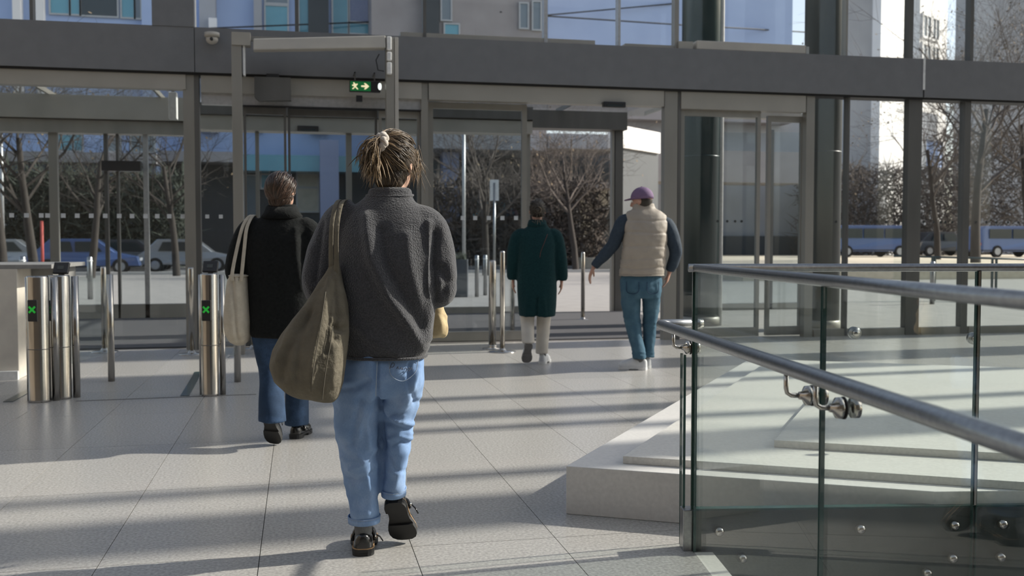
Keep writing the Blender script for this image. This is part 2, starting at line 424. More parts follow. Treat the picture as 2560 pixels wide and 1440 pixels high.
# low tray that shows on top of the beam
MB().bx(wx(1000, YI, 110), wx(1485, YI, 110), YI - .05, YI + .25, ZB1, ZB1 + .07).build('beam_ledge', 'header_steel', wf)
MB().bx(wx(1690, YI, 110), wx(1725, YI, 110), YI - .1, YI + .2, ZB1, ZB1 + .10).build('beam_ledge', 'header_steel', wf)
MB().bx(wx(1560, YI, 110), wx(1690, YI, 110), YI - .05, YI + .2, ZB1, ZB1 + .05).build('beam_ledge', 'header_steel', wf)
air = empty('ceiling_heater', (wx(1860, YI), YI - .02, ZB1), 'long beige strip unit lying on the beam before the round columns', 'heater')
MB().bx(wx(1733, YI, 110), wx(2003, YI, 110), YI - .13, YI + .1, ZB1 + .0, ZB1 + .115).build('housing', 'box_beige', air, bevel=.01)
MB().bx(wx(2004, YI, 110), wx(2012, YI, 110), YI - .12, YI + .09, ZB1 + .005, ZB1 + .1).build('end_cap', 'steel', air)
# lower posts
for px, w, m in ((477, 26, 'frame_steel'), (497, 12, 'frame_dark'), (1061, 17, 'frame_steel'), (1672, 34, 'frame_steel'), (1693, 8, 'frame_dark'), (2018, 22, 'frame_steel'), (2278, 37, 'frame_dark'), (2408, 17, 'frame_dark'), (2113, 5, 'frame_dark'), (2640, 30, 'frame_dark'), (-180, 26, 'frame_steel')):
    wpost(wf, px, w, YI, 0, ZB0 - .025, m)
# upper mullions
for px, w, m in ((82, 8, 'frame_dark'), (742, 9, 'frame_dark'), (1060, 8, 'frame_dark'), (1362, 9, 'frame_light'), (1545, 6, 'frame_light'), (1688, 11, 'frame_steel'), (2112, 5, 'frame_steel'), (2272, 12, 'frame_dark'), (2424, 9, 'frame_dark'), (-250, 10, 'frame_dark'), (2700, 12, 'frame_dark')):
    wpost(wf, px, w, YI, ZB1, 9.0, m, py=60)
wpost(wf, 436, 98, YI, ZB1, 9.0, 'beam_paint', .3, 'pier', 40)
# panes
GL = .012
def pane(par, x0, x1, Y, z0, z1, mat='wall_glass', name='pane'):
    return MB().bx(x0, x1, Y - GL / 2, Y + GL / 2, z0, z1).build(name, mat, par)
up = [-250, 82, 742, 1060, 1362, 1545, 1688, 2112, 2272, 2424, 2700]
for a, b in zip(up[:-1], up[1:]): pane(wf, wx(a, YI, 60), wx(b, YI, 60), YI, ZB1 + .01, 9.0)
pane(wf, X0, wx(-250, YI, 60), YI, ZB1 + .01, 9.)
low = [(-180, 465), (505, 590), (2030, 2113), (2113, 2260), (2297, 2400), (2417, 2622)]
PANES = []
for a, b in low: PANES.append((a, b, pane(wf, wx(a, YI), wx(b, YI), YI, .10, ZB0 - .03)))
for a, b in ((2030, 2260), (2297, 2400), (2417, 2622)):
    MB().bx(wx(a, YI, 830), wx(b, YI, 830), YI - .05, YI + .05, 0, .1).build('sill_rail', 'frame_steel', wf)
# headers under the beam
def header(par, a, b, Y, z0, z1, mat='header_steel', dep=.16, name='header'):
    return MB().bx(wx(a, Y, 230), wx(b, Y, 230), Y - dep / 2, Y + dep / 2, z0, z1).build(name, mat, par)
ZH = ZB0 - .025
header(wf, -200, 466, YI, ZH - .17, ZH)
header(wf, 504, 1052, YI, ZH - .20, ZH)
header(wf, 504, 1052, YI + .03, ZH - .33, ZH - .20, 'frame_light', .10)
header(wf, 600, 1052, YI, ZH - .345, ZH - .33, 'black_rubber', .12)
header(wf, 1070, 1655, YI, ZH - .20, ZH)
header(wf, 1698, 2008, YI, ZH - .22, ZH)
# manifestation marks on the glass
def marks(pairs, py, size, mat, square, Y):
    if square: m = MB().bx(-size / 2, size / 2, -.002, .002, -size / 2, size / 2).mesh('marker_dot')
    else: m = MB().disc((0, 0, 0), (0, 1, 0), size / 2, .004, 12).mesh('marker_dot')
    m.materials.append(MATS[mat])
    for px, pn in pairs:
        p = hy(px, py(px), Y - .009); inst('marker_dot', m, p, pn)
zl = lambda px: 538 + px * .006
marks([(p, PANES[0][2]) for p in (-6, 29, 66, 103, 119, 158, 193, 228, 263, 298, 330, 364, 393, 423, 457)], zl, .05, 'marker_white', True, YI)
marks([(p, PANES[1][2]) for p in (518, 552)], zl, .045, 'marker_white', True, YI)
zr = lambda px: 553 + (px - 1780) * .004
def pane_of(px):
    for a, b, o in PANES:
        if a <= px <= b: return o
marks([(p, pane_of(p)) for p in (2090, 2118, 2138, 2165, 2192, 2216, 2248, 2309, 2334, 2352, 2363, 2381, 2440, 2466, 2491, 2520, 2546)], zr, .036, 'marker_dark', False, YI)
# ---- inner doors
d2 = empty('door_1', (wx(1190, YI), YI, 0), kind='structure')     # slid-back leaf beside the passage
dy = YI + .16
def leaf(par, a, b, Y, z1, w=10, mat='frame_steel', glass='door_glass', top=.08, bot=.12):
    xa, xb = wx(a, Y), wx(b, Y); f = w * mpp(a, Y)
    MB().bx(xa, xa + f, Y - .03, Y + .03, 0.02, z1).build('stile', mat, par); MB().bx(xb - f, xb, Y - .03, Y + .03, 0.02, z1).build('stile', mat, par)
    MB().bx(xa + f, xb - f, Y - .03, Y + .03, z1 - top, z1).build('top_rail', mat, par); MB().bx(xa + f, xb - f, Y - .03, Y + .03, .02, .02 + bot).build('bottom_rail', mat, par)
    return pane(par, xa + f, xb - f, Y, .02 + bot, z1 - top, glass)
pl = leaf(d2, 1070, 1316, dy, ZH - .20, 13)
marks([(p, pl) for p in (1157, 1188, 1222, 1256, 1290)], lambda px: 545, .052, 'marker_white', True, dy)
d3 = empty('door_2', (wx(1850, YI), YI, 0), kind='structure')     # door beside the round column
pr = leaf(d3, 1699, 1897, YI + .02, ZH - .22, 9)
marks([(p, pr) for p in (1794, 1818, 1838, 1854)], zr, .036, 'marker_dark', False, YI)
leaf(d3, 1915, 2006, YI + .09, ZH - .26, 9)
d4 = empty('door_3', (wx(780, YI), YI, 0), kind='structure')      # central doors
leaf(d4, 612, 718, YI + .05, ZH - .345, 6, 'frame_dark')
leaf(d4, 722, 944, YI + .11, ZH - .345, 6, 'frame_dark')
leaf(d4, 948, 1050, YI + .05, ZH - .345, 7, 'frame_steel')
# ---- porch: outer wall, glass roof
wo = empty('wall_porch', (0, YO, 0), kind='structure')
za, zb = wz(300, 330, YO), wz(300, 242, YO)
def oh(a, b, py0, py1, mat, dep=.5, ref=300):
    MB().bx(wx(a, YO, 300), wx(b, YO, 300), YO - dep / 2, YO + dep / 2, wz((a + b) / 2, py1, YO), wz((a + b) / 2, py0, YO)).build('header', mat, wo)
oh(-100, 480, 242, 300, 'header_steel'); oh(-100, 480, 302, 334, 'frame_steel', .3)
oh(480, 1045, 268, 296, 'frame_dark'); oh(480, 1045, 297, 332, 'header_steel', .4)
oh(1045, 1325, 268, 300, 'frame_dark'); oh(1045, 1325, 303, 334, 'header_steel', .4)
oh(1325, 1560, 281, 325, 'frame_dark', .4)
oh(1680, 2010, 281, 296, 'frame_steel', .2)
for px, w, m in ((137, 20, 'frame_steel'), (268, 8, 'frame_dark'), (297, 6, 'frame_dark'), (367, 11, 'frame_light'), (478, 22, 'frame_steel'), (645, 9, 'frame_steel'), (873, 14, 'frame_steel'), (1072, 10, 'frame_dark'), (1318, 12, 'frame_steel'), (1545, 20, 'frame_dark'), (1530, 6, 'frame_steel'), (1690, 10, 'frame_dark'), (1925, 10, 'frame_dark'), (2005, 10, 'frame_steel')):
    wpost(wo, px, w, YO, 0, wz(px, 325, YO), m)
for a, b in ((-100, 127), (147, 264), (300, 362), (373, 467), (500, 866), (880, 1067), (1077, 1312), (1700, 1920), (1930, 2000)):
    pane(wo, wx(a, YO), wx(b, YO), YO, .12, wz((a + b) / 2, 330, YO), 'door_glass')
for a, b in ((-100, 260), (271, 470), (480, 866), (1077, 1312), (1700, 2000)):
    MB().bx(wx(a, YO, 790), wx(b, YO, 790), YO - .06, YO + .06, 0, wz(350, 760, YO) if a < 400 else .12).build('bottom_rail', 'header_steel', wo)
bxx = MB().bx(wx(263, YO), wx(359, YO), YO - .25, YO - .08, wz(310, 430, YO), wz(310, 405, YO)).build('operator_box', 'black_plastic', wo)
rf = empty('ceiling_porch', (0, 15, 3.9), kind='structure')
for k in range(8):
    xa = -7.5 + k * 1.75
    MB().bx(xa, xa + 1.72, YI + .25, YO + .3, 3.70, 3.715).build('pane', 'wall_glass', rf)
for k in range(9):
    xa = -7.5 + k * 1.75 - .03
    MB().bx(xa, xa + .04, YI + .22, YO + .3, 3.716, 3.79).build('rafter', 'frame_steel', rf)
# ---- the rest of the hall (behind and beside the camera)
wl = MB().bx(X0 - .2, X0, Y0, YI, 0, 9.0); tag(wl.build('wall_left', 'wood_wall'), kind='structure')
wb = MB().bx(X0, X1, Y0 - .2, Y0, 0, 9.0); tag(wb.build('wall_back', 'wood_wall'), kind='structure')
wr = empty('wall_right', (X1, 3, 0), kind='structure')
shift = .07 * (X1 - 1.0)
for a, b in ((-5.9, -5.2), (-3.0, -2.1), (-.2, .7), (2.0, 2.9), (4.30, 4.85), (5.22, 5.36), (6.55, 6.7), (7.0, 7.3), (7.85, 8.05), (9.35, 10.15), (11.45, 11.8)):
    MB().bx(X1 - .15, X1 + .25, a + shift, b + shift, 0, 9.0).build('pillar', 'beam_paint', wr)  # unseen pillars, added and spaced to cast shadow bands on the floor
MB().bx(X1 - .1, X1 + .2, 6.4 + .87, 9.6 + .87, 6.9, 9.0).build('shade_panel', 'beam_paint', wr)  # unseen panel added high up to keep the left floor in shade
for k in range(6):
    MB().bx(X1, X1 + .012, -5.9 + k * 3.05, -5.9 + k * 3.05 + 3.0, .1, 9.).build('pane', 'wall_glass', wr)
cl = empty('ceiling', (0, 3, 9), kind='structure')
for k in range(7):
    xa = X0 + k * 4.08
    MB().bx(xa - .12, xa + .12, Y0, YI, 8.7, 9.1).build('roof_beam', 'white_paint', cl)
for k in range(5):
    ya = Y0 + k * 4.6
    MB().bx(X0, X1, ya - .1, ya + .1, 8.75, 9.05).build('roof_beam', 'white_paint', cl)
for k in range(6):
    MB().bx(X0 + k * 4.08, X0 + k * 4.08 + 4.0, Y0, YI, 9.1, 9.112).build('pane', 'wall_glass', cl)
# ---- stone plinth of stacked slabs behind the stairwell
Z1, Z2, Z3 = .225, .261, .297
FL = hz(1557, 1140, Z2); FRp = hz(2560, 1205, Z2); SB = hz(1905, 912, Z2)
dF = (FRp - FL).normalized(); dS = (SB - FL).normalized()
B0 = hz(1415, 1165, Z1); C0 = hz(1935, 1100, Z3)
behind = lambda p: -st_of(p)[1] - .05
def par(p0, a, b):
    q = [p0, p0 + dF * a, p0 + dF * a + dS * b, p0 + dS * b]; return clip([(v.x, v.y) for v in q], behind)
po = empty('stone_plinth', hz(1800, 1000), 'low pale terrazzo plinth of stacked angular slabs behind the glass railing', 'plinth')
MB().prism(par(B0, 5.6, 4.6), .0, Z1).build('base_block', 'terrazzo_face', po, bevel=.004)
MB().prism(par(FL, 5.2, 4.3), Z1, Z2).build('slab', 'terrazzo', po, bevel=.003)
MB().prism(par(C0, 4.4, 2.6), Z2, Z3).build('slab', 'terrazzo', po, bevel=.003)
# ---- round columns outside the glass
def column(px, py, wpx, mat, label, strip):
    p = hz(px, py); r = wpx / 2 * p.dot(CF) / FPX
    o = empty('round_column', p, label, 'column')
    MB().lathe(p, [(r, 0), (r, 14)], 40).build('shaft', mat, o, True)
    MB().lathe(p, [(r * 1.06, 0), (r * 1.06, .12), (r, .14)], 40).build('base_ring', 'frame_steel', o, True)
    for k in range(1, 5): MB().lathe(p, [(r * 1.003, 2.6 * k), (r * 1.003, 2.6 * k + .02)], 40).build('joint_ring', mat, o, True)
    if strip:
        a = math.atan2(CR.y, CR.x) - .25
        q = p + Vector((math.cos(a), math.sin(a), 0)) * r
        MB().tube([q, q + UP * 14], .05, 10).build('sunlit_edge', 'white_paint', o, True)  # white tube stands in for the sunlit edge of the column
    return o
column(1748, 812, 96, 'column_green', 'dark green round column with a painted sunlit edge behind the glass door', True)
column(2050, 822, 92, 'column_grey', 'dark grey round column behind the glazed wall right of the doors', False)
# ================================================================== outside
def pathsm_(P):
    out = []
    for a, b in zip(P[:-1], P[1:]): out += [a.lerp(b, i / 6) for i in range(6)]
    return out + [P[-1]]
gp = MB().bx(-70, 90, YI + .2, 44, -.05, -.004); tag(gp.build('ground_plaza', 'plaza', org=(0, 0, 0)), kind='structure')
rd = MB().bx(-90, 120, 44, 53, -.06, -.02); tag(rd.build('ground_road', 'asphalt', org=(0, 0, 0)), kind='structure')
gf = MB().bx(-90, 130, 53, 140, -.06, .1); tag(gf.build('ground_far', 'plaza', org=(0, 0, 0)), kind='structure')
kb = MB().bx(-90, 14, 43.7, 44, -.05, .12); tag(kb.build('trim_1', 'kerb', org=(0, 0, 0)), kind='structure')
ts = MB().bx(15, 75, 32, 62, -.05, .55); tag(ts.build('ground_terrace', 'sand', org=(0, 0, 0)), kind='structure')
# ---- buildings; every window is a part with its pane below it
def facade(name, label, base, wins, cat='building', extra=()):
    """base: list of (px0, px1, py0, py1, Y, depth, material) slabs; wins: (px0, px1, py0, py1, Y, pane material)"""
    x = wx((base[0][0] + base[0][1]) / 2, base[0][4]); o = empty(name, (x, base[0][4], 0), label, cat)
    for i, (a, b, t, u, Y, dp, m, nm) in enumerate(base):
        xa, xb = wx(a, Y), wx(b, Y)
        z1 = 22. if t is None else wz((a + b) / 2, t, Y); z0 = 0.1 if u is None else wz((a + b) / 2, u, Y)
        MB().bx(xa, xb, Y, Y + dp, z0, z1).build(nm, m, o)
    for a, b, t, u, Y, m in wins:
        xa, xb = wx(a, Y, t), wx(b, Y, t); z1, z0 = wz((a + b) / 2, t, Y), wz((a + b) / 2, u, Y)
        f = .09
        w = MB(); w.bx(xa - f, xa, Y - .12, Y + .02, z0 - f, z1 + f); w.bx(xb, xb + f, Y - .12, Y + .02, z0 - f, z1 + f); w.bx(xa, xb, Y - .12, Y + .02, z0 - f, z0); w.bx(xa, xb, Y - .12, Y + .02, z1, z1 + f)
        wo_ = w.build('window', 'frame_light', o)
        MB().bx(xa, xb, Y - .06, Y - .02, z0, z1).build('pane', m, wo_)
    return o
YB = 58
facade('office_building', 'shade-tinted blue office block with teal windows high above the doors at far left', [
    (-220, 393, None, 60 + 380, YB, 3, 'facade_blue_shade', 'wall'), (42, 62, None, 330, YB - .6, .6, 'facade_white', 'pilaster'), (100, 120, None, 330, YB - .4, .4, 'facade_white', 'pilaster'), (362, 392, None, 330, YB - .5, .5, 'facade_blue_shade', 'pilaster'),
    (-220, 393, 378, 404, YB - 2, 2, 'facade_panel', 'canopy'), (-220, 393, 404, None, YB + 1, 3, 'facade_dark', 'ground_floor')],
    [(126, 172, -60, 34, YB, 'pane_teal'), (176, 198, -60, 36, YB, 'pane_teal'), (202, 292, -60, 40, YB, 'pane_dark'), (304, 334, -60, 44, YB, 'pane_teal'), (338, 350, -60, 46, YB, 'pane_grey'),
     (148, 180, 338, 376, YB, 'pane_teal'), (186, 205, 338, 376, YB, 'pane_teal'), (268, 300, 338, 378, YB, 'pane_grey'), (330, 385, 338, 378, YB, 'pane_grey'), (-60, -20, 338, 376, YB, 'pane_teal'),
     (10, 40, 440, 560, YB + 1, 'pane_grey'), (230, 262, 430, 560, YB + 1, 'pane_grey'), (310, 350, 430, 560, YB + 1, 'pane_grey')])
facade('office_building', 'shade-tinted lavender office block with light blue windows above the exit sign', [
    (396, 928, None, 395, YB + 3, 3, 'facade_blue_shade', 'wall'), (505, 545, None, 330, YB + 2, 1, 'facade_grey', 'pilaster'), (528, 548, 45, 330, YB + 1.7, .3, 'facade_white', 'pilaster'), (775, 826, None, 330, YB + 2, 1, 'facade_dark', 'pilaster'), (640, 660, None, 330, YB + 2.5, .5, 'facade_grey', 'pilaster'),
    (396, 600, 378, 404, YB + 1, 2, 'facade_panel', 'canopy'), (600, 900, 388, 428, YB + 1, 2, 'pane_teal', 'canopy'), (396, 928, 404, None, YB + 4, 3, 'facade_dark', 'ground_floor'), (801, 848, 350, None, YB, 1, 'shop_blue', 'pillar')],
    [(664, 718, -50, 8, YB + 3, 'pane_grey'), (664, 718, 16, 78, YB + 3, 'pane_teal'), (748, 772, -40, 84, YB + 3, 'pane_teal'), (832, 868, -40, 84, YB + 3, 'pane_teal'), (874, 926, -40, 54, YB + 3, 'shop_blue'), (874, 926, 60, 84, YB + 3, 'pane_teal'),
     (744, 794, 436, 466, YB + 3.9, 'pane_warm'), (744, 794, 472, 528, YB + 3.9, 'pane_warm'), (654, 672, 438, 470, YB + 3.9, 'pane_teal'), (612, 640, 440, 560, YB + 3.9, 'pane_grey'), (400, 440, 440, 560, YB + 3.9, 'pane_grey'), (690, 722, 440, 560, YB + 3.9, 'pane_grey')])
facade('office_building', 'grey panelled office block with few pale windows above the middle doors', [
    (932, 1366, None, 335, YB, 3, 'facade_panel', 'wall'), (1060, 1100, None, 335, YB - .5, .5, 'facade_dark', 'pilaster'),
    (932, 1366, 335, 372, YB - 2, 5, 'facade_grey', 'canopy'), (932, 1366, 372, None, YB + 3, 3, 'facade_dark', 'ground_floor'), (1108, 1148, 380, None, YB - 1, 1.2, 'shop_blue', 'pillar'),
    (1180, 1366, 592, None, YB - 2, .6, 'planter_grey', 'low_wall')],
    [(1104, 1126, -50, 50, YB, 'pane_grey'), (1112, 1146, 62, 100, YB, 'pane_teal'), (1300, 1318, 10, 70, YB, 'pane_grey'), (1332, 1350, 6, 74, YB, 'pane_grey'),
     (1322, 1362, 472, 498, YB + 2.9, 'pane_warm'), (1180, 1290, 496, 540, YB + 2.9, 'pane_teal'), (1072, 1095, 400, 560, YB + 2.9, 'pane_grey'), (1300, 1356, 505, 585, YB + 2.9, 'pane_dark')])
facade('office_building', 'smooth blue shaded facade between the two bright mullions above the beam', [
    (1370, 1975, None, 260, YB + 5, 3, 'facade_blue_shade', 'wall'), (1370, 1975, 262, 300, YB + 4.5, 3, 'facade_panel', 'band'), (1370, 1556, 335, 372, YB - 2, 5, 'facade_grey', 'canopy'), (1560, 2010, 376, 455, YB - 1, 3, 'facade_panel', 'canopy'), (1560, 2010, 300, 590, YB + 6, 3, 'facade_grey', 'wall'),
    (1370, 1556, 372, None, YB + 4, 3, 'facade_dark', 'ground_floor'), (1370, 1385, 500, None, YB + 2, 1, 'facade_grey', 'pillar'), (1370, 1556, 455, 470, YB, 3, 'facade_panel', 'canopy'), (1370, 1640, 592, None, YB - 2, .6, 'planter_grey', 'low_wall'), (1800, 2010, 590, None, YB + 5, 3, 'facade_dark', 'plinth_wall')],
    [(1568, 1600, 470, 560, YB + 5.9, 'pane_grey'), (1604, 1640, 470, 560, YB + 5.9, 'pane_teal'), (1372, 1398, 472, 498, YB + 3.9, 'pane_warm'), (1450, 1480, 472, 590, YB + 3.9, 'pane_warm'), (1484, 1520, 472, 520, YB + 3.9, 'pane_warm'), (1395, 1440, 475, 590, YB + 3.9, 'pane_dark')])
# sunlit pale blocks, turned so that one side meets the sun
def turned(name, label, walls):
    """walls: (px, Y, width, depth, z0, z1, turn, material, windows)"""
    p = hy(walls[0][0], 500, walls[0][1]); p.z = 0.1
    o = empty(name, p, label, 'building')
    for px, Y, w, dp, z0, z1, rot, mat, wins in walls:
        rot = math.radians(rot); p = hy(px, 500, Y); p.z = z0
        ax = (Vector((math.cos(rot), math.sin(rot), 0)), Vector((-math.sin(rot), math.cos(rot), 0)), UP)
        MB().box(p + ax[0] * (w / 2) + ax[1] * (dp / 2) + UP * ((z1 - z0) / 2), (w, dp, z1 - z0), ax).build('wall', mat, o)
        for u0, u1, v0, v1, m in wins:
            fr = MB(); cc = p + ax[0] * ((u0 + u1) / 2) - ax[1] * .05 + UP * ((v0 + v1) / 2)
            for s in (-1, 1):
                fr.box(cc + ax[0] * (s * (u1 - u0) / 2), (.22, .25, v1 - v0 + .2), ax); fr.box(cc + UP * (s * (v1 - v0) / 2), (u1 - u0 + .2, .25, .22), ax)
            fr.box(cc, (.12, .22, v1 - v0), ax)
            f = fr.build('window', 'white_paint', o); MB().box(cc + ax[1] * .03, (u1 - u0, .08, v1 - v0), ax).build('pane', m, f)
    return o
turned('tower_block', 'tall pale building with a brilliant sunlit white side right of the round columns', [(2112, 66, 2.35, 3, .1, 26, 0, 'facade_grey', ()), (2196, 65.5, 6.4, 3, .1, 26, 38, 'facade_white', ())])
turned('tower_block', 'pale building with a grid of white framed windows behind the right mullion', [
    (2292, 88, 6.4, 3, .1, 34, 32, 'facade_white', [(.4, 2.3, 21.6, 23.8, 'pane_grey'), (2.6, 4.2, 21.6, 23.8, 'pane_grey'), (.4, 2.3, 18.8, 21.0, 'pane_grey'), (2.6, 4.2, 18.8, 21.0, 'pane_grey'), (.4, 2.3, 16.0, 18.2, 'pane_grey'), (2.6, 4.2, 16.0, 18.2, 'pane_grey')]),
    (2300, 83, 5.5, 2, .1, 13.6, 32, 'facade_white', [(.7, 4.7, 8.4, 11.1, 'facade_blue_shade')])])
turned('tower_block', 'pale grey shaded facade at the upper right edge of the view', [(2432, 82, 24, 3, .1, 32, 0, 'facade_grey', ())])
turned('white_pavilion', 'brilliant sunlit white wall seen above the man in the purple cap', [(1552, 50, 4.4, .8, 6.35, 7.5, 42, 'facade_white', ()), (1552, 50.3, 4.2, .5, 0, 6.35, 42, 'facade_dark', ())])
# ---- bare trees
def tree(name, label, px, py, Y, h, seed, lean=0., n=6, dense=1., leaves=0, group='bare street trees', z=None, cut=None, tr=.16, tw='twig'):
    rnd = random.Random(seed)
    p = hy(px, py, Y); p.z = z if z is not None else 0.
    o = empty(name, p, label, 'tree', group)
    tb = MB(); bb = MB(); lf = MB()
    def grow(a, d, L, r, lev):
        segs = 4 if lev < 2 else 3; pts = [a]; rs = [r]
        for i in range(segs):
            q_ = .05 if lev == 0 else .15; d = (d + Vector((rnd.gauss(0, q_), rnd.gauss(0, q_), rnd.gauss(.05, .1)))).normalized()
            pts.append(pts[-1] + d * L / segs); rs.append(r * (1 - .55 * (i + 1) / segs))
        (tb if lev == 0 else bb).tube(pts, rs, 7 if lev == 0 else (4 if lev < 3 else 3), cap=False)
        if lev >= 4 or L < .35:
            if leaves and rnd.random() < leaves:
                c = pts[-1]; u = Vector((rnd.gauss(0, 1), rnd.gauss(0, 1), rnd.gauss(0, 1))).normalized() * .07; w = u.orthogonal().normalized() * .045
                lf.add([c - u, c + w, c + u, c - w], [(0, 1, 2, 3)])
            return
        kids = max(3, int((n - lev) * dense)) if lev else int(n * 1.6)
        for k_ in range(kids):
            t = rnd.uniform(.35 if lev else .42, 1.)
            i = min(segs - 1, int(t * segs)); q = pts[i].lerp(pts[i + 1], t * segs - i)
            ang = rnd.uniform(0, 2 * math.pi); sp = rnd.uniform(.5, 1.15)
            ax_ = d.orthogonal().normalized(); ax_ = Quaternion(d, ang) @ ax_
            nd = (d * math.cos(sp) + ax_ * math.sin(sp)); nd.z += .12; nd.normalize()
            grow(q, nd, L * rnd.uniform(.5, .75), max(.006, r * .45 * (1 - .4 * t)), lev + 1)
    grow(p, Vector((lean, 0, 1)).normalized(), h * .55, tr, 0)
    tb.build('trunk', 'bark', o, True); bb.build('branches', tw, o)
    if lf.v: lf.build('dry_leaves', 'dry_leaf', o)
    return o
tree('bare_tree', 'large bare tree with a dark trunk before the far right pane', 2440, 600, 34, 11., 3, .02, 7, 1.0, .35, z=.55, tr=.2)
tree('bare_tree', 'bare tree with a few dry leaves behind the wide right post', 2345, 600, 42, 9.5, 5, -.03, 6, 1., .5, z=.55)
tree('bare_tree', 'slender bare tree at the right edge of the view', 2580, 600, 38, 11, 8, -.1, 7, 1., .3, z=.55)
tree('bare_tree', 'bare tree with spreading twigs behind the left leaf of the middle doors', 1215, 600, 40, 8.0, 11, .05, 7, 1.1, .1)
tree('bare_tree', 'bare tree with low twigs seen through the open middle passage', 1440, 600, 44, 8.4, 13, -.05, 7, 1.1, .1)
tree('bare_tree', 'dark bare tree trunk nearest the left edge of the view', 8, 600, 30, 8, 17, .04, 6, 1., .1, tw='bark')
tree('bare_tree', 'dark bare tree beyond the left porch doors beside the brown frame', 88, 600, 32, 8, 19, -.03, 6, 1., .25, tw='bark')
tree('bare_tree', 'bare tree behind the thin pair of left porch mullions', 225, 600, 40, 8, 23, .03, 6, 1., .1, tw='bark')
tree('bare_tree', 'bare tree between the left porch doors and the stone post', 440, 600, 42, 8, 29, .0, 6, 1., .1, tw='bark')
# ---- brush and hedges behind the trees: uncountable twigs
def brush(name, label, pxa, pxb, Y, z0, z1, n, seed, mat='twig', dep=5.):
    rnd = random.Random(seed); m = MB(); xa, xb = wx(pxa, Y), wx(pxb, Y)
    for _ in range(n):
        x = rnd.uniform(xa, xb); y = Y + rnd.uniform(0, dep); z = z0 + (z1 - z0) * rnd.random() ** 1.0
        d = Vector((rnd.gauss(0, .6), rnd.gauss(0, .6), rnd.gauss(.3, .6))) * rnd.uniform(.5, 1.1)
        w = rnd.uniform(.02, .07); s = d.orthogonal().normalized() * w; t = d.cross(s).normalized() * w; a = Vector((x, y, z))
        m.add([a - s, a + s, a + t, a + d], [(0, 1, 3), (1, 2, 3), (2, 0, 3), (0, 2, 1)])
    o = m.build(name, mat); return tag(o, label, 'hedge', kind='stuff')
brush('brushwood', 'tangled brown winter brush behind the terrace on the right', 2070, 2470, 58, .5, 6.4, 7000, 41)
brush('brushwood', 'tall pale winter scrub at the far right of the terrace', 2400, 2640, 62, .5, 9.5, 5000, 43)
brush('hedge', 'dark clipped hedge across the road on the left', -120, 470, 53.5, .1, 4.9, 7500, 47, 'hedge_green', 2.2)
brush('hedge', 'dark winter shrubs behind the middle doors across the road', 1080, 1525, 53.0, .1, 4.8, 5200, 53, 'twig', 1.8)
# ---- vehicles
def vehicle(label, px, Y, L, H, rot, paint, z, bus=False, name='parked_car'):
    p = hy(px, 600, Y); p.z = z; o = empty(name, p, label, 'vehicle', 'vehicles parked outside')
    ax = (Vector((math.cos(rot), math.sin(rot), 0)), Vector((-math.sin(rot), math.cos(rot), 0)), UP); Wd = 1.8 if not bus else 2.2
    def loc(u, v, w): return p + ax[0] * u + ax[1] * v + UP * w
    if bus: prof = [(-.5, .18), (-.5, .9), (-.47, 1.), (.40, 1.), (.46, .72), (.5, .5), (.5, .18)]
    else: prof = [(-.5, .2), (-.5, .52), (-.44, .62), (-.30, 1.), (.10, 1.), (.27, .62), (.47, .5), (.5, .2)]
    b = MB()
    def sl(v, k): return [loc(u * L * (1 if w < .6 else k), v * (1 if w < .6 else k * .96), w * H) for u, w in prof]
    b.rings([sl(-Wd / 2, .97), sl(-Wd / 2 + .05, 1), sl(Wd / 2 - .05, 1), sl(Wd / 2, .97)])
    b.build('body', paint, o, bevel=.03)
    wy = -Wd / 2 - .012
    for u0, u1 in (((-.42, -.14), (-.12, .12), (.14, .36)) if bus else ((-.29, -.10), (-.08, .16))):
        z0, z1 = (.60, .90) if bus else (.64, .92)
        for s in (-1, 1):
            q = [(u0, z0), (u1, z0), (u1 - (0 if bus else .02 + .06 * (u1 > 0)), z1), (u0 + (0 if bus else .05 * (u0 < -.2)), z1)]
            m = MB(); m.rings([[loc(u * L, s * (Wd / 2 - .03), w * H) for u, w in q], [loc(u * L, s * (Wd / 2 + .012), w * H) for u, w in q]])
            m.build('side_window', 'pane_dark', o)
    R = .33
    for u in (-.32, .32):
        for s in (-1, 1):
            m = MB(); c = loc(u * L, s * (Wd / 2 - .08), R); m.disc(c, ax[1], R, .22, 20); w_ = m.build('wheel', 'tyre', o)
            MB().disc(c + ax[1] * (s * .105), ax[1], R * .6, .03, 16).build('hub_cap', 'car_silver', w_)
    for s in (-1, 1):
        MB().box(loc(L * .5, s * Wd * .36, .42 * H), (.05, .3, .12), ax).build('headlamp', 'white_paint', o)
        MB().box(loc(-L * .5, s * Wd * .38, .42 * H), (.05, .2, .16), ax).build('tail_lamp', 'red_white', o)
    MB().box(loc(0, 0, .22 * H), (L * 1.01, Wd * 1.01, .06), ax).build('trim_strip', 'black_rubber', o)
vehicle('blue van parked on the terrace at the far right edge', 2520, 50, 5.2, 1.75, 0.05, 'car_blue', .55, True, 'parked_van')
vehicle('blue van parked behind the thin mullion beside the dark column', 2160, 52, 5.0, 1.8, -.05, 'car_blue', .55, True, 'parked_van')
vehicle('silver car half hidden behind the wide right post', 2350, 56, 4.2, 1.5, .0, 'car_dark', .55)
vehicle('bright blue car on the road behind the left porch doors', 215, 45.6, 4.4, 1.5, 0.1, 'car_blue', 0)
vehicle('dark car on the road left of the brown porch frame', 20, 48.6, 4.4, 1.5, 0.1, 'car_silver', 0)
vehicle('dark car behind the thin pair of left porch mullions', 330, 51.4, 4.4, 1.5, -.05, 'car_dark', 0)
vehicle('grey blue car on the road right of the bright porch mullion', 470, 48.4, 4.2, 1.5, 0, 'car_silver', 0)
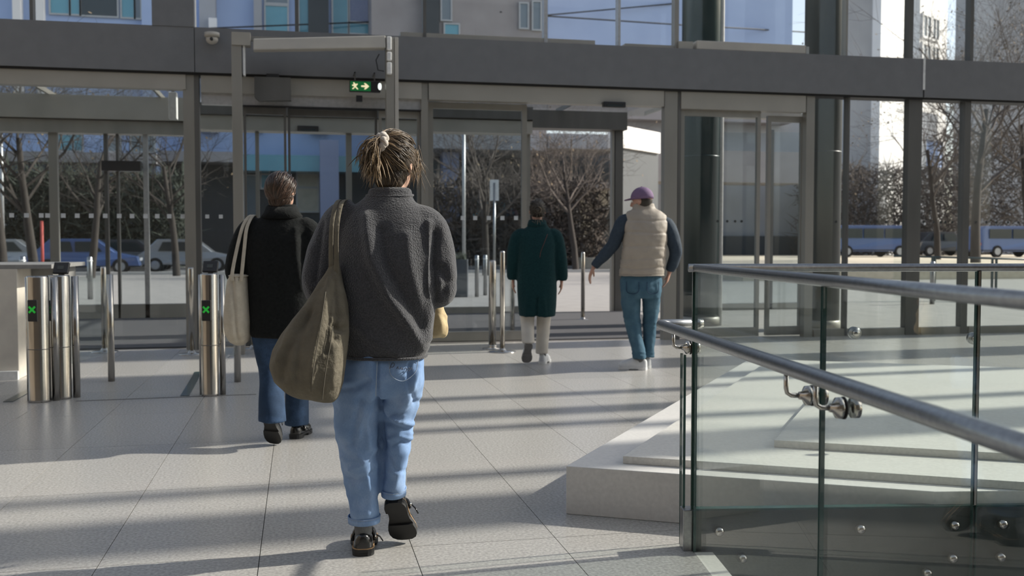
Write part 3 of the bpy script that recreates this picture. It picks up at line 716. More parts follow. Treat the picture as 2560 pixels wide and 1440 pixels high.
# ---- street furniture
def bollard(px, pyb, h, label, r=.05, mat='steel_brushed', grp='steel bollards on the plaza'):
    p = hz(px, pyb); o = empty('bollard', p, label, 'bollard', grp)
    MB().lathe(p, [(r, 0), (r, h - .02), (r * .7, h)], 16).build('shaft', mat, o, True)
    MB().lathe(p, [(r * 1.06, h - .12), (r * 1.06, h - .08)], 16).build('reflector', 'white_paint', o, True)
bollard(1192, 742, 1.0, 'slim steel bollard on the plaza beside the dark planter')
bollard(1213, 738, 1.0, 'slim steel bollard on the plaza just left of the barrier posts')
bollard(58, 745, .98, 'short steel bollard outside behind the cream reception desk', .07)
bollard(226, 748, .98, 'slim steel bollard outside behind the card reader', .06)
bollard(2330, 760, .9, 'steel bollard outside left of the glass guard', .05)
sp = hz(1236, 722); so = empty('street_sign', sp, 'narrow white street sign plate on a thin grey pole', 'sign')
MB().lathe(sp, [(.035, 0), (.035, 3.0)], 10).build('pole', 'steel_brushed', so, True)
_d = sp.dot(CF)
MB().box(sp + UP * (CAMZ + (612 - 476) / FPX * _d), (22 / FPX * _d, .03, 52 / FPX * _d), (CR, CF, UP)).build('plate', 'sign_face', so)
pp = hz(1152, 742); ppo = empty('plant_box', pp, 'tall dark planter box outside beside the sweater sleeve', 'planter')
MB().box(pp + UP * .45, (.34, .34, .9), (CR, CF, UP)).build('box', 'planter_grey', ppo, bevel=.01)
m = MB(); rnd = random.Random(5)
for _ in range(60):
    a = pp + Vector((rnd.uniform(-.14, .14), rnd.uniform(-.14, .14), .88)); d = Vector((rnd.gauss(0, .06), rnd.gauss(0, .06), rnd.uniform(.08, .25))); s = d.orthogonal().normalized() * .02
    m.add([a - s, a + s, a + d], [(0, 1, 2)])
m.build('plants', 'hedge_green', ppo)
for px, pyb, lab in ((10, 700, 'thin grey lamp post at the far left behind the porch'), (107, 690, 'slim orange and white marker post beyond the left porch doors'), (1160, 700, 'thin pale banner pole behind the middle doors')):
    p = hz(px, pyb); o = empty('street_post', p, lab, 'post')
    MB().lathe(p, [(.06, 0), (.06, 6.2 if px != 107 else 2.2)], 10).build('pole', 'red_white' if px == 107 else 'frame_light', o, True)
    MB().lathe(p, [(.09, 0), (.09, .3)], 10).build('foot', 'frame_dark', o, True)
# outdoor glass guard with green rail on the right
q0, q1 = hy(2235, 640, 20), hy(2700, 652, 19)
go = empty('glass_guard', Vector((q0.x, q0.y, 0)), 'low outdoor glass guard with a thin green rail at right', 'railing')
MB().tube([q0, q1], .022, 10).build('rail', 'column_green', go, True)
for px in (2332, 2338, 2482, 2492):
    t = (px - 2235) / 465; a = q0.lerp(q1, t); MB().bx(a.x - .02, a.x + .02, a.y - .02, a.y + .02, 0, a.z).build('post', 'column_green', go)
for a, b in ((0, .2), (.22, .52), (.55, 1)):
    p, q = q0.lerp(q1, a), q0.lerp(q1, b); ax0 = (q - p); ax0.z = 0; L = ax0.length; ax0.normalize()
    MB().box(((p + q) / 2) * 1 - UP * (p.z / 2 - .02), (L, .012, p.z - .12), (ax0, UP.cross(ax0), UP)).build('pane', 'rail_glass', go)
for pts, lab in (([(340, 78, YB), (740, 62, 60), (1366, 38, 62), (1695, 8, YB + 5)], 'thin overhead wire rising to the right across the upper panes'), ([(1250, 30, YB), (1366, 40, 59), (1700, 62, 60), (2112, 86, 66)], 'thin overhead wire falling to the right across the blue facade')):
    m = MB().tube(pathsm_([hy(*p) for p in pts]), .045, 6).build('overhead_wire', 'black_rubber'); tag(m, lab, 'wire')
# ================================================================== railing round the stairwell
ro = empty('glass_railing', SW(0, 0), 'frameless glass railing with steel cap rail around the stairwell', 'railing')
AXS = (E1, E2, UP)
ZA = 1.157; ZF = .163
def gpane(par, s0, s1, t0, t1, z0, z1, name='pane'):
    """box of glass with dark green edges"""
    c = SW((s0 + s1) / 2, (t0 + t1) / 2, (z0 + z1) / 2)
    o = MB().box(c, (s1 - s0, t1 - t0, z1 - z0), AXS).build(name, 'rail_glass', par)
    e = MB(); th = .012
    if s1 - s0 > t1 - t0:
        for s in (s0, s1): e.box(SW(s, (t0 + t1) / 2, (z0 + z1) / 2), (.003, t1 - t0 + .001, z1 - z0), AXS)
    else:
        for t in (t0, t1): e.box(SW((s0 + s1) / 2, t, (z0 + z1) / 2), (s1 - s0 + .001, .003, z1 - z0), AXS)
    e.build('glass_edge', 'glass_edge', o)
    return o
# far side (along E1) and near side (along E2)
for a, b in ((.004, 1.160), (1.176, 2.34), (2.356, 3.9)): gpane(ro, a, b, -.022, -.006, -.25, ZA - .014)
for a, b in ((.0, 1.405), (1.417, 2.8), (2.815, 3.5)): gpane(ro, -.005, .005, a, b, -.05, ZA - .014)
MB().tube([SW(-.03, -.014, ZA), SW(3.95, -.014, ZA)], .0165, 16).build('cap_rail', 'steel_brushed', ro, True)
MB().tube([SW(0, -.035, ZA), SW(0, 3.6, ZA)], .0165, 16).build('cap_rail', 'steel_brushed', ro, True)
for s in (1.168, 2.348): MB().box(SW(s, -.012, (ZA + ZF) / 2), (.010, .022, ZA - ZF - .03), AXS).build('joint_post', 'steel', ro)
# steel plate that clamps the glass, with bolts
pl = MB().box(SW(1.95, -.045, (ZF - .5) / 2), (3.9, .03, ZF + .5), AXS).build('fascia_plate', 'plate_dark', ro)
MB().box(SW(1.95, -.045, ZF + .004), (3.9, .04, .008), AXS).build('plate_lip', 'glass_edge', ro)
MB().box(SW(-.018, -.05, .075), (.05, .07, .19), AXS).build('corner_shoe', 'steel_brushed', ro, bevel=.004)
bm = MB()
bm.tube([(0, 0, 0), (0, -.006, 0), (0, -.012, 0), (0, -.02, 0), (0, -.024, 0)], [.021, .021, .018, .016, .006], 16)
bmesh_ = bm.mesh('bolt'); bmesh_.materials.append(MATS['steel']); bmesh_.shade_smooth()
def st_at(px, py, t):
    r = ray(px, py); n = E2; k = (O2 + E2 * t - CAM).dot(n) / r.dot(n); return CAM + r * k
for px, py in ((1797, 1328), (1855, 1395), (2385, 1313), (2505, 1310), (2380, 1395), (2500, 1392), (2150, 1322), (2316, 1432), (2620, 1310)):
    p = st_at(px, py, -.004); inst('bolt', bmesh_, p, ro, rot=(0, 0, -TH + _a))
# lower fin of glass at the end of the handrail
gpane(ro, -.036, -.027, -.12, -.06, .0, .80, 'end_fin')
MB().box(SW(-.004, -.03, (ZA + .16) / 2), (.011, .011, ZA - .18), AXS).build('joint_post', 'steel', ro)
MB().box(SW(-.0315, -.122, .47), (.010, .006, .66), AXS).build('fin_trim', 'steel_brushed', ro)
# round handrail on brackets, on the camera's side
hr = empty('handrail', SW(-.08, 1.2), 'round steel handrail on bent brackets fixed to the near glass', 'handrail')
HZ = lambda t: .905 + .013 * (t + .2)
MB().tube([SW(.10, -.36, HZ(-.36)), SW(-.03, -.36, HZ(-.36)), SW(-.062, -.35, HZ(-.35)), SW(-.078, -.32, HZ(-.32)), SW(-.08, -.28, HZ(-.28)), SW(-.08, 1.0, HZ(1)), SW(-.08, 2.2, HZ(2.2)), SW(-.08, 3.4, HZ(3.4))], .0212, 20).build('tube', 'steel_brushed', hr, True)
MB().disc(SW(.09, -.36, HZ(-.36)), E1, .0225, .05, 20).build('end_sleeve', 'steel', hr, True)
for t in (-.06, 1.36, 1.58, 2.7):
    z = HZ(t); b = MB()
    b.tube([SW(-.08, t, z - .015), SW(-.08, t, z - .056), SW(-.077, t, z - .069), SW(-.066, t, z - .076), SW(-.035, t, z - .077)], .0065, 10)
    bo = b.build('bracket', 'steel', hr, True)
    MB().tube([SW(-.045, t, z - .077), SW(-.036, t, z - .077), SW(-.028, t, z - .077), SW(-.012, t, z - .077)], [.010, .012, .026, .027], 20).build('clamp_cone', 'steel', bo, True)
    MB().disc(SW(-.0098, t, z - .077), E1, .028, .004, 20).build('gasket', 'black_rubber', bo, True)
    MB().disc(SW(.018, t, z - .077), E1, .025, .018, 20).build('clamp_cap', 'steel', bo, True)
# second clamp pair far inside, seen through the glass
for px, py in ((2136, 832), (2434, 846)):
    p = hd(px, py, 4.9); MB().disc(p, CF, .03, .03, 20).build('clamp_cap', 'steel_brushed', hr, True)
    MB().disc(p - CF * .02, CF, .017, .02, 16).build('clamp_cap', 'steel', hr, True)
# ================================================================== portal frame with air curtain before the inner wall
YP = hz(600, 885).y
pf = empty('door_portal', (wx(790, YP), YP, 0), 'free-standing steel portal with a beige air curtain and sensor before the doors', 'portal')
zt = wz(590, 86, YP)
for px, w, nm, mt_ in ((597, 24, 'post', 'frame_steel'), (976, 20, 'post', 'frame_steel'), (992, 9, 'side_post', 'box_beige')):
    x = wx(px, YP); ww = w * mpp(px, YP); MB().bx(x - ww / 2, x + ww / 2, YP - .07, YP + .07, 0, zt if px < 700 else wz(975, 95, YP)).build(nm, mt_, pf, bevel=.004)
MB().bx(wx(613, YP), wx(618, YP), YP - .05, YP + .05, wz(615, 190, YP), wz(615, 100, YP)).build('trim_strip', 'white_paint', pf)
MB().bx(wx(586, YP), wx(966, YP), YP + .03, YP + .07, wz(700, 103, YP), wz(700, 92, YP)).build('cross_bar', 'frame_steel', pf)
MB().bx(wx(586, YP), wx(632, YP), YP - .09, YP + .07, wz(600, 116, YP), wz(600, 84, YP)).build('bracket_head', 'header_steel', pf)
pa = hy(634, 130, YP); pb = hy(962, 125, YP); pc = hy(634, 101, YP); pd_ = hy(962, 93, YP)
hb = MB(); hb.rings([[pa + Vector((0, -.13, 0)), pa + Vector((0, .03, 0)), pc + Vector((0, .03, 0)), pc + Vector((0, -.11, 0))], [pb + Vector((0, -.13, 0)), pb + Vector((0, .03, 0)), pd_ + Vector((0, .03, 0)), pd_ + Vector((0, -.11, 0))]])
hb.build('air_curtain', 'box_beige', pf, bevel=.012)
for y0, y1 in ((96, 130), (134, 156), (160, 190)):
    MB().bx(wx(969, YP - .1), wx(981, YP - .1), YP - .13, YP - .07, wz(975, y1, YP), wz(975, y0, YP)).build('sunlit_end_box', 'white_paint', pf, bevel=.012)  # white boxes stand in for sunlight on the portal's right end
MB().tube([hy(948, 135, YP), hy(940, 150, YP), hy(945, 175, YP), hy(960, 178, YP)], .006, 6).build('cable', 'black_rubber', pf)
cam_p = hy(530, 98, YI - .25)
so = empty('security_camera', cam_p, 'small beige dome camera fixed to the beam left of the portal', 'camera')
MB().ball(cam_p, (.07, .07, .06)).build('dome', 'box_beige', so, True); MB().disc(cam_p + UP * .05, UP, .085, .05, 20).build('mount', 'box_beige', so, True)
MB().disc(cam_p - Vector((0, .065, .01)), (0, 1, 0), .02, .02, 14).build('lens', 'black_plastic', so, True)
# ---- exit sign, sensors
YE = YI - .35
c0 = hy(912, 217, YE); k = mpp(912, YE)
eo = empty('exit_sign', c0, 'small green exit sign with two pale pictograms hanging from the header', 'sign')
MB().box(c0, (76 * k, .06, 27 * k), None).build('case', 'black_plastic', eo, bevel=.004)
MB().box(c0 + Vector((-11 * k, -.033, 0)), (50 * k, .006, 23 * k)).build('green_face', 'sign_green', eo)
def flatpoly(c, pts, k, th=.004):
    m = MB(); m.rings([[c + Vector((x * k, 0, y * k)) for x, y in pts], [c + Vector((x * k, th, y * k)) for x, y in pts]]); return m
# running figure and arrow
fig = [(-8, 9), (-5, 10), (-3, 7), (0, 5), (3, 7), (5, 5), (1, 1), (0, -2), (4, -5), (6, -9), (3, -9), (0, -6), (-3, -3), (-6, -8), (-10, -9), (-10, -6), (-7, -5), (-5, 0), (-10, 0), (-11, 3), (-6, 4)]
flatpoly(c0 + Vector((-22 * k, -.042, 0)), fig[::-1], k * .9).build('pictogram', 'sign_symbol', eo)
arr = [(-12, 0), (-4, 7), (-1, 9), (3, 9), (-1, 3), (11, 2), (11, -2), (-1, -3), (3, -9), (-1, -9), (-4, -7)]
flatpoly(c0 + Vector((-0 * k, -.042, 0)), [(-x, y) for x, y in arr], k * .85).build('pictogram', 'sign_symbol', eo)
MB().ball(c0 + Vector((36 * k, -.02, 1 * k)), (5 * k, .02, 10 * k)).build('test_lamp', 'lamp_white', eo, True)
for s in (-24, 24): MB().bx(c0.x + s * k - .008, c0.x + s * k + .008, YE - .008, YE + .008, c0.z + 12 * k, ZB0 + .03).build('hanger', 'frame_dark', eo); MB().bx(c0.x + s * k - .008, c0.x + s * k + .008, YE - .008, YI - .13, ZB0 + .014, ZB0 + .03).build('hanger', 'frame_dark', eo)
MB().box(hy(898, 247, YE), (15 * k, .06, 15 * k)).build('detector', 'black_plastic', eo)
g = empty('junction_box', hy(682, 222, YE), 'dark grey box with cut corner under the beam behind the portal', 'box')
g0 = hy(682, 222, YE); kk = mpp(682, YE)
m = MB(); pts = [(-44, 27), (44, 27), (44, -27), (-34, -30), (-44, -22)]
m.rings([[g0 + Vector((x * kk, -.05, y * kk)) for x, y in pts], [g0 + Vector((x * kk, .12, y * kk)) for x, y in pts]]); m.build('case', 'frame_dark', g)
MB().box(g0 + Vector((0, .12, 30 * kk)), (30 * kk, .3, 12 * kk)).build('mount', 'black_plastic', g)
for px, py, Y, lab, w in ((1535, 262, YI - .12, 'black motion sensor under the header above the open middle passage', 58), (770, 322, YO - .245, 'dark motion sensor on the porch header behind the central doors', 52)):
    c = hy(px, py, Y); kk = mpp(px, Y); o = empty('motion_sensor', c, lab, 'sensor')
    MB().box(c, (w * kk, .08, 14 * kk)).build('case', 'black_plastic', o, bevel=.01); MB().box(c - Vector((0, .042, 3 * kk)), (w * .7 * kk, .006, 5 * kk)).build('lens', 'pane_dark', o)
ib = hy(433, 265, YI + .9); o = empty('intercom_box', ib, 'slim white vertical box hanging in the porch beside the stone post', 'box')
MB().box(ib, (.1, .14, .34)).build('case', 'white_paint', o, bevel=.01); MB().box(ib + UP * (.17 + (3.70 - ib.z - .17) / 2), (.04, .04, 3.70 - ib.z - .17)).build('hanger', 'frame_dark', o)
# ================================================================== turnstiles
def cross(par, c, s):
    m = MB()
    for a in (45, -45):
        r = math.radians(a); ax = (CR * math.cos(r) + UP * math.sin(r), CF, UP * math.cos(r) - CR * math.sin(r)); m.box(c, (s, .004, s * .22), ax)
    m.box(c, (s * .35, .005, s * .35), (CR, CF, UP))
    return m.build('green_cross', 'green_led', par)
def turnstile(px, pyb, pyt, w, label, led=True, blade=None, reader=False):
    p = hz(px, pyb); d = p.dot(CF); h = CAMZ + (612 - pyt) / FPX * d; r = w / 2 / FPX * d
    o = empty('turnstile', p, label, 'turnstile', 'steel turnstile posts')
    MB().lathe(p, [(r * 1.01, 0), (r * 1.01, .02), (r, .025), (r, h - .012), (r * .96, h)], 32).build('post', 'steel', o, True)
    MB().lathe(p, [(r * 1.015, .42), (r * 1.015, .426)], 32).build('joint_ring', 'frame_dark', o, True)
    for s, rr in ((1, .36), (-1, .30)):
        q = p + CR * (s * r * 1.25) + CF * .06
        MB().lathe(q, [(r * rr, 0), (r * rr, h - .01)], 18).build('side_post', 'steel', o, True)
    if led:
        c = p - CF * (r + .008) + UP * (CAMZ + (612 - 775) / FPX * d)
        b = MB().box(c, (.075, .02, .17), (CR, CF, UP)).build('display', 'black_plastic', o, bevel=.006); cross(b, c - CF * .012 + UP * .008, .068)
    if blade:
        q = p + CF * .12
        m = MB().box(q + CF * (blade / 2) + UP * .62, (.012, blade, .72), (CR, CF, UP)).build('wing_pane', 'rail_glass', o)
        MB().lathe(q + CF * blade, [(.03, 0), (.03, .98)], 16).build('end_post', 'steel', o, True)
    if reader:
        q = p + CF * .05 + UP * (h + .055); t = (CF * .9 - UP * .4).normalized(); b = MB().box(q, (.125, .03, .10), (CR, t, t.cross(CR) * -1)).build('card_reader', 'black_plastic', o, bevel=.008)
        MB().box(q - t * .017, (.05, .004, .03), (CR, t, t.cross(CR) * -1)).build('reader_screen', 'plate_dark', b)
        MB().box(q - UP * .05, (.04, .04, .05)).build('reader_neck', 'frame_dark', o)
    return o
turnstile(100, 1004, 690, 52, 'left turnstile post of the pair with a dim green cross display')
turnstile(153, 996, 688, 50, 'right turnstile post of the pair with a card reader on top', blade=.9, reader=True)
turnstile(526, 989, 684, 42, 'single turnstile post with bright green cross near the cream tote', blade=.7, reader=True)
# floor guides beside the lanes
for a, b, lab in (((462, 990), (496, 930), 'dark teal guide strip on the floor beside the single turnstile'), ((20, 1005), (75, 975), 'dark teal guide strip on the floor left of the turnstile pair')):
    p, q = hz(*a), hz(*b); ax = (q - p).normalized(); o = MB().box((p + q) / 2 + UP * .002, (.07, (q - p).length, .004), (UP.cross(ax) * -1, ax, UP)).build('floor_guide', 'column_green'); tag(o, lab, 'floor strip', 'floor guide strips')
o = MB().box((hz(190, 1003) + hz(640, 986)) / 2 + UP * .0015, ((hz(190, 1003) - hz(640, 986)).length, .018, .003), ((hz(640, 986) - hz(190, 1003)).normalized(), UP.cross((hz(640, 986) - hz(190, 1003)).normalized()), UP)).build('floor_channel', 'floor_joint'); tag(o, 'thin dark metal channel across the floor at the turnstiles', 'floor strip', 'floor guide strips')
# free-standing posts on discs
def stanchion(px, pyb, pyt, label, r=.032, base=.15, pair=False):
    p = hz(px, pyb); d = p.dot(CF); h = CAMZ + (612 - pyt) / FPX * d
    o = empty('barrier_post', p, label, 'post', 'steel barrier posts')
    MB().lathe(p, [(base, 0), (base, .008), (base * .35, .016), (r * 1.3, .03), (r, .05)], 28).build('base_plate', 'steel', o, True)
    MB().lathe(p, [(r, .02), (r, h - .02), (r * .8, h)], 20).build('shaft', 'steel', o, True)
    return p, h, o
stanchion(262, 880, 666, 'single steel barrier post on a disc base in the left lane')
stanchion(480, 886, 668, 'steel barrier post on a disc base left of the single turnstile')
stanchion(634, 872, 668, 'steel barrier post half hidden behind the cream tote bag')
stanchion(1457, 800, 630, 'steel barrier post on the dark mat right of the green coat')
p1, h1, o1 = stanchion(1256, 880, 627, 'front steel barrier post of the gate left of the green coat', .03, .16)
p2, h2, o2 = stanchion(1231, 872, 650, 'second steel barrier post of the gate close to the front one', .045, .12)
p3, h3, o3 = stanchion(1281, 850, 690, 'rear steel barrier post of the gate partly behind the green coat', .03, .1)
MB().box((p1 + p3) / 2 + UP * .52, (.012, (p3 - p1).length - .08, .7), ((p3 - p1).cross(UP).normalized(), (p3 - p1).normalized(), UP)).build('gate_pane', 'rail_glass', o1)
# small bracket foot behind the tote
# ================================================================== reception desk at the left edge
dp = hz(48, 948); do = empty('reception_desk', dp, 'cream reception desk with grey counter at the left edge', 'desk')
dl = 1.3
h_ = CAMZ - (672 - 612) / FPX * dp.dot(CF)
MB().box(dp - Vector((1, 0, 0)) * (dl / 2) + Vector((0, .4, h_ / 2)), (dl, .8, h_)).build('body', 'desk_cream', do, bevel=.006)
MB().box(dp - Vector((1, 0, 0)) * (dl / 2 - .12) + Vector((0, .75, h_ + .02)), (dl + .36, 1.5, .04)).build('counter', 'desk_grey', do, bevel=.004)
MB().box(dp + Vector((.10, 1.0, h_ / 2)), (.2, 1.0, h_)).build('side_cabinet', 'desk_grey', do)
MB().box(dp - Vector((1, 0, 0)) * (dl / 2) + Vector((0, -.02, .04)), (dl, .06, .08)).build('plinth', 'white_paint', do)
# ================================================================== people
def rotm(yaw=0, pitch=0, roll=0):
    return (Matrix.Rotation(yaw, 3, 'Z') @ Matrix.Rotation(pitch, 3, 'X') @ Matrix.Rotation(roll, 3, 'Y'))
def V(*a): return Vector(a)
def child(name, me, mat, parent, label=None):
    me.materials.clear(); me.materials.append(MATS[mat])
    o = bpy.data.objects.new(name, me); COL.objects.link(o); o.parent = parent; WL[o.name] = Vector((0, 0, 0))
    if label: o['label'] = label
    return o
def mchild(name, mb, mat, parent, smooth=True, label=None):
    me = mb.mesh(name)
    if smooth: me.shade_smooth()
    return child(name, me, mat, parent, label)
def ering(c, rx, ry, n=28, e=2.0, tilt=(0, 0)):
    """horizontal super-ellipse; tilt = dz per x, dz per y"""
    out = []
    for k in range(n):
        a = 2 * math.pi * k / n; ca, sa = math.cos(a), math.sin(a)
        x = rx * math.copysign(abs(ca) ** (2 / e), ca); y = ry * math.copysign(abs(sa) ** (2 / e), sa)
        out.append(Vector((c[0] + x, c[1] + y, c[2] + x * tilt[0] + y * tilt[1])))
    return out
def stack(mb, rows, n=28, e=2.2):
    """rows: (z, x_left, x_right, y_centre, depth_half)"""
    mb.rings([ering(((a + b) / 2, yc, z), (b - a) / 2, d, n, e) for z, a, b, yc, d in rows]); return mb
def pathsm(pts, k=5):
    """smooth a polyline (Catmull-Rom)"""
    P = [Vector(p) for p in pts]; P = [P[0] * 2 - P[1]] + P + [P[-1] * 2 - P[-2]]; out = []
    for i in range(1, len(P) - 2):
        for j in range(k):
            t = j / k; a, b, c, d = P[i - 1], P[i], P[i + 1], P[i + 2]
            out.append(.5 * ((2 * b) + (c - a) * t + (2 * a - 5 * b + 4 * c - d) * t * t + (3 * b - a - 3 * c + d) * t ** 3))
    out.append(P[-2]); return out
def lerpl(vals, n):
    return list(np.interp(np.linspace(0, 1, n), np.linspace(0, 1, len(vals)), vals))
def limb(mb, pts, rad, n=16, flat=1., side=None, k=5):
    p = pathsm(pts, k); mb.tube(p, lerpl(rad, len(p)), n, flat, side); return mb
def hand(mb, wrist, d, palm, side, curl=.5, s=1.):
    """wrist point, direction of the hand, palm normal, side = +1 thumb along d x palm"""
    d = Vector(d).normalized(); pn = Vector(palm); pn = (pn - d * pn.dot(d)).normalized(); a = d.cross(pn) * side
    w = Vector(wrist)
    mb.rings([[w + d * (t * s) + a * (hw * s * math.cos(q)) + pn * (th * s * math.sin(q)) for q in [2 * math.pi * k / 12 for k in range(12)]] for t, hw, th in ((-.01, .024, .017), (.02, .030, .016), (.05, .039, .015), (.08, .040, .014), (.092, .036, .011))])
    for i, (off, L) in enumerate(((.030, .070), (.010, .078), (-.011, .073), (-.030, .057))):
        p = w + d * (.085 * s) + a * (off * s); dd = d.copy(); pts = [p - d * .015 * s, p]
        for seg in (.45, .32, .23):
            dd = (dd + pn * curl * .55).normalized(); p = p + dd * (L * seg * s); pts.append(p)
        mb.tube(pts, [.0095 * s, .009 * s, .0085 * s, .008 * s, .0062 * s], 8)
    p = w + d * (.025 * s) + a * (.026 * s); t1 = (d * .65 + a * .7 + pn * .25).normalized(); t2 = (d * .9 + a * .2 + pn * .4).normalized()
    mb.tube([p - t1 * .01, p + t1 * .028 * s, p + t1 * .052 * s, p + t1 * .052 * s + t2 * .032 * s], [.013 * s, .012 * s, .0105 * s, .008 * s], 8)
def head(mb, c, M, s=1.):
    """skull, jaw, nose, brow, lips, ears; looks along +y of M"""
    c = Vector(c)
    def P(x, y, z): return c + M @ Vector((x, y, z)) * s
    mb.ball(P(0, -.008, .02), (.074 * s, .094 * s, .095 * s), M)
    mb.ball(P(0, .022, -.045), (.058 * s, .066 * s, .068 * s), M)
    mb.ball(P(0, .055, -.09), (.03 * s, .03 * s, .022 * s), M)
    mb.tube([P(0, .084, .015), P(0, .102, -.02), P(0, .106, -.032), P(0, .09, -.036)], [.009 * s, .012 * s, .015 * s, .01 * s], 8)
    mb.tube([P(-.04, .072, .024), P(0, .086, .026), P(.04, .072, .024)], [.01 * s, .012 * s, .01 * s], 8)
    mb.tube([P(-.024, .08, -.063), P(0, .09, -.062), P(.024, .08, -.063)], [.005 * s, .009 * s, .005 * s], 8)
    for q in (-1, 1):
        mb.ball(P(q * .077, -.004, -.012), (.008 * s, .019 * s, .032 * s), M @ Matrix.Rotation(q * .35, 3, 'Z'), 12, 8)
def eyes(parent, c, M, s=1.):
    for q in (-1, 1):
        m = MB(); m.ball(Vector(c) + M @ Vector((q * .031, .077, .002)) * s, (.011 * s,) * 3, None, 12, 8); e = mchild('eye', m, 'eye_white', parent)
        m = MB(); m.ball(Vector(c) + M @ Vector((q * .031, .0855, .002)) * s, (.0055 * s, .004 * s, .0055 * s), M, 10, 6); mchild('iris', m, 'black_plastic', e)
def strands(mb, c, M, R, g, n, seed, rad=(.0035, .0025), spread=(80, 112), lift=1.05, front=.2, zmin=-.75, wav=.006, tone=(0, .7)):
    """locks combed over the skull from the hairline to the tie point g (unit vector in the head frame)"""
    rnd = random.Random(seed); g = Vector(g).normalized(); c = Vector(c); a0 = g.orthogonal().normalized(); b0 = g.cross(a0)
    done = 0; tries = 0
    while done < n and tries < n * 20:
        tries += 1
        ang = rnd.uniform(0, 2 * math.pi); th = math.radians(rnd.uniform(*spread)) * (rnd.random() ** .35)
        u = g * math.cos(th) + (a0 * math.cos(ang) + b0 * math.sin(ang)) * math.sin(th)
        if (u.y > front and u.z < .62 - .2 * abs(u.x)) or u.z < zmin: continue
        done += 1; pts = []; k = 10; ph = rnd.uniform(0, 6); amp = rnd.uniform(.2, 1) * wav; lf = lift + rnd.uniform(-.01, .035)
        tw = rnd.gauss(0, .10)
        for i in range(k + 1):
            t = i / k; w = u.slerp(g, t) if u.angle(g) > .02 else g
            sd = g.cross(u); sd = sd.normalized() if sd.length > 1e-3 else a0
            w = (w + sd * (tw * math.sin(math.pi * t))).normalized()
            q = Vector((w.x * R[0], w.y * R[1], w.z * R[2])) * (lf + .02 * math.sin(math.pi * t))
            q += Vector((math.sin(ph + 5 * t), math.cos(ph + 4 * t), math.sin(2 * ph + 6 * t))) * amp
            pts.append(c + M @ q)
        r0 = rnd.uniform(rad[1], rad[0]); tn = rnd.uniform(*tone) ** 1.4
        mb.tube(pts, [r0 * .5] + [r0] * (k - 1) + [r0 * .8], 5, .6, tone=min(1, tn))
def loose(mb, p0, dirs, n, seed, L=(.08, .16), r=.0016, tone=(.3, 1.), jit=.012, grav=.9):
    rnd = random.Random(seed)
    for _ in range(n):
        d = Vector(dirs[rnd.randrange(len(dirs))]) + Vector((rnd.gauss(0, .22), rnd.gauss(0, .22), rnd.gauss(0, .2))); d.normalize()
        p = Vector(p0) + Vector((rnd.gauss(0, jit), rnd.gauss(0, jit), rnd.gauss(0, jit))); ln = rnd.uniform(*L); pts = [p]
        for i in range(7):
            d = (d + Vector((rnd.gauss(0, .12), rnd.gauss(0, .12), -grav * .22))).normalized(); p = p + d * ln / 7; pts.append(p)
        rr = rnd.uniform(.6, 1.4) * r
        mb.tube(pts, [rr, rr * 1.3, rr * 1.3, rr * 1.2, rr * 1.1, rr, rr * .8, rr * .3], 4, tone=rnd.uniform(*tone))
def ridge(co, no, pts, w, amp, back=True, ymax=.02):
    """a soft fold along a line drawn on the back (x, z)"""
    x, z = co[:, 0], co[:, 2]; best = np.full(len(co), 9., np.float32)
    for (x0, z0), (x1, z1) in zip(pts[:-1], pts[1:]):
        dx, dz = x1 - x0, z1 - z0; t = np.clip(((x - x0) * dx + (z - z0) * dz) / (dx * dx + dz * dz), 0, 1)
        best = np.minimum(best, np.hypot(x - x0 - t * dx, z - z0 - t * dz))
    m = np.clip((ymax - co[:, 1]) / .05, 0, 1) if back else 1.
    return amp * np.exp(-(best / w) ** 2) * m
def shoe(M, L=.26, w=1., style='loafer'):
    """returns upper, sole, welt as mesh builders; heel at 0, toe at +y"""
    ys = [0, .03, .08, .14, .20, .27, .36, .48, .60, .72, .84, .93, .985, 1.0]
    hw = [.012, .024, .031, .034, .034, .0335, .033, .034, .039, .044, .044, .037, .022, .006]
    if style == 'loafer': hh = [.05, .062, .067, .068, .066, .062, .058, .058, .062, .060, .052, .042, .028, .016]
    else: hh = [.06, .078, .085, .086, .084, .082, .084, .088, .082, .070, .058, .047, .032, .018]
    zs = .030
    up = MB(); up.rings([[M @ Vector((hw[i] * w * math.cos(a), ys[i] * L, zs - .008 + (hh[i]) * max(0, math.sin(a)) ** .8 if math.sin(a) > 0 else zs - .008)) for a in [2 * math.pi * k / 20 for k in range(20)]] for i in range(len(ys))])
    def outline(grow, y0, y1):
        pts = []
        for i in range(len(ys)):
            if y0 <= ys[i] <= y1: pts.append((hw[i] * w + grow, ys[i] * L))
        return pts
    def slab(z0, z1, grow, y0=0, y1=1., waist=0.):
        m = MB(); o = outline(grow, y0, y1)
        if waist: o = [(x - waist * math.exp(-((y / L - .42) / .1) ** 2), y) for x, y in o]
        L2 = [(-x, y) for x, y in o] + [(x, y) for x, y in o[::-1]]
        m.rings([[M @ Vector((x, y, z0)) for x, y in L2], [M @ Vector((x, y, z1)) for x, y in L2]]); return m
    sole = slab(.008, .024, .005, waist=.006); h = slab(-.004, .010, .004, 0, .30); t = slab(-.002, .010, .005, .5, 1.)
    sole.add(h.v, h.f); sole.add(t.v, t.f)
    welt = slab(.0235, .0275, .0045)
    return up, sole, welt
def shoeM(toe=None, heel=None, yaw=0., pitch=0., L=.26, roll=0.):
    """pitch > 0 lifts the heel while the toe stays"""
    R = (Matrix.Rotation(yaw, 4, 'Z') @ Matrix.Rotation(-pitch, 4, 'X') @ Matrix.Rotation(roll, 4, 'Y'))
    if heel is not None: return Matrix.Translation(Vector(heel)) @ R
    p = R @ Vector((0, L, 0)); return Matrix.Translation(Vector(toe) - p) @ R
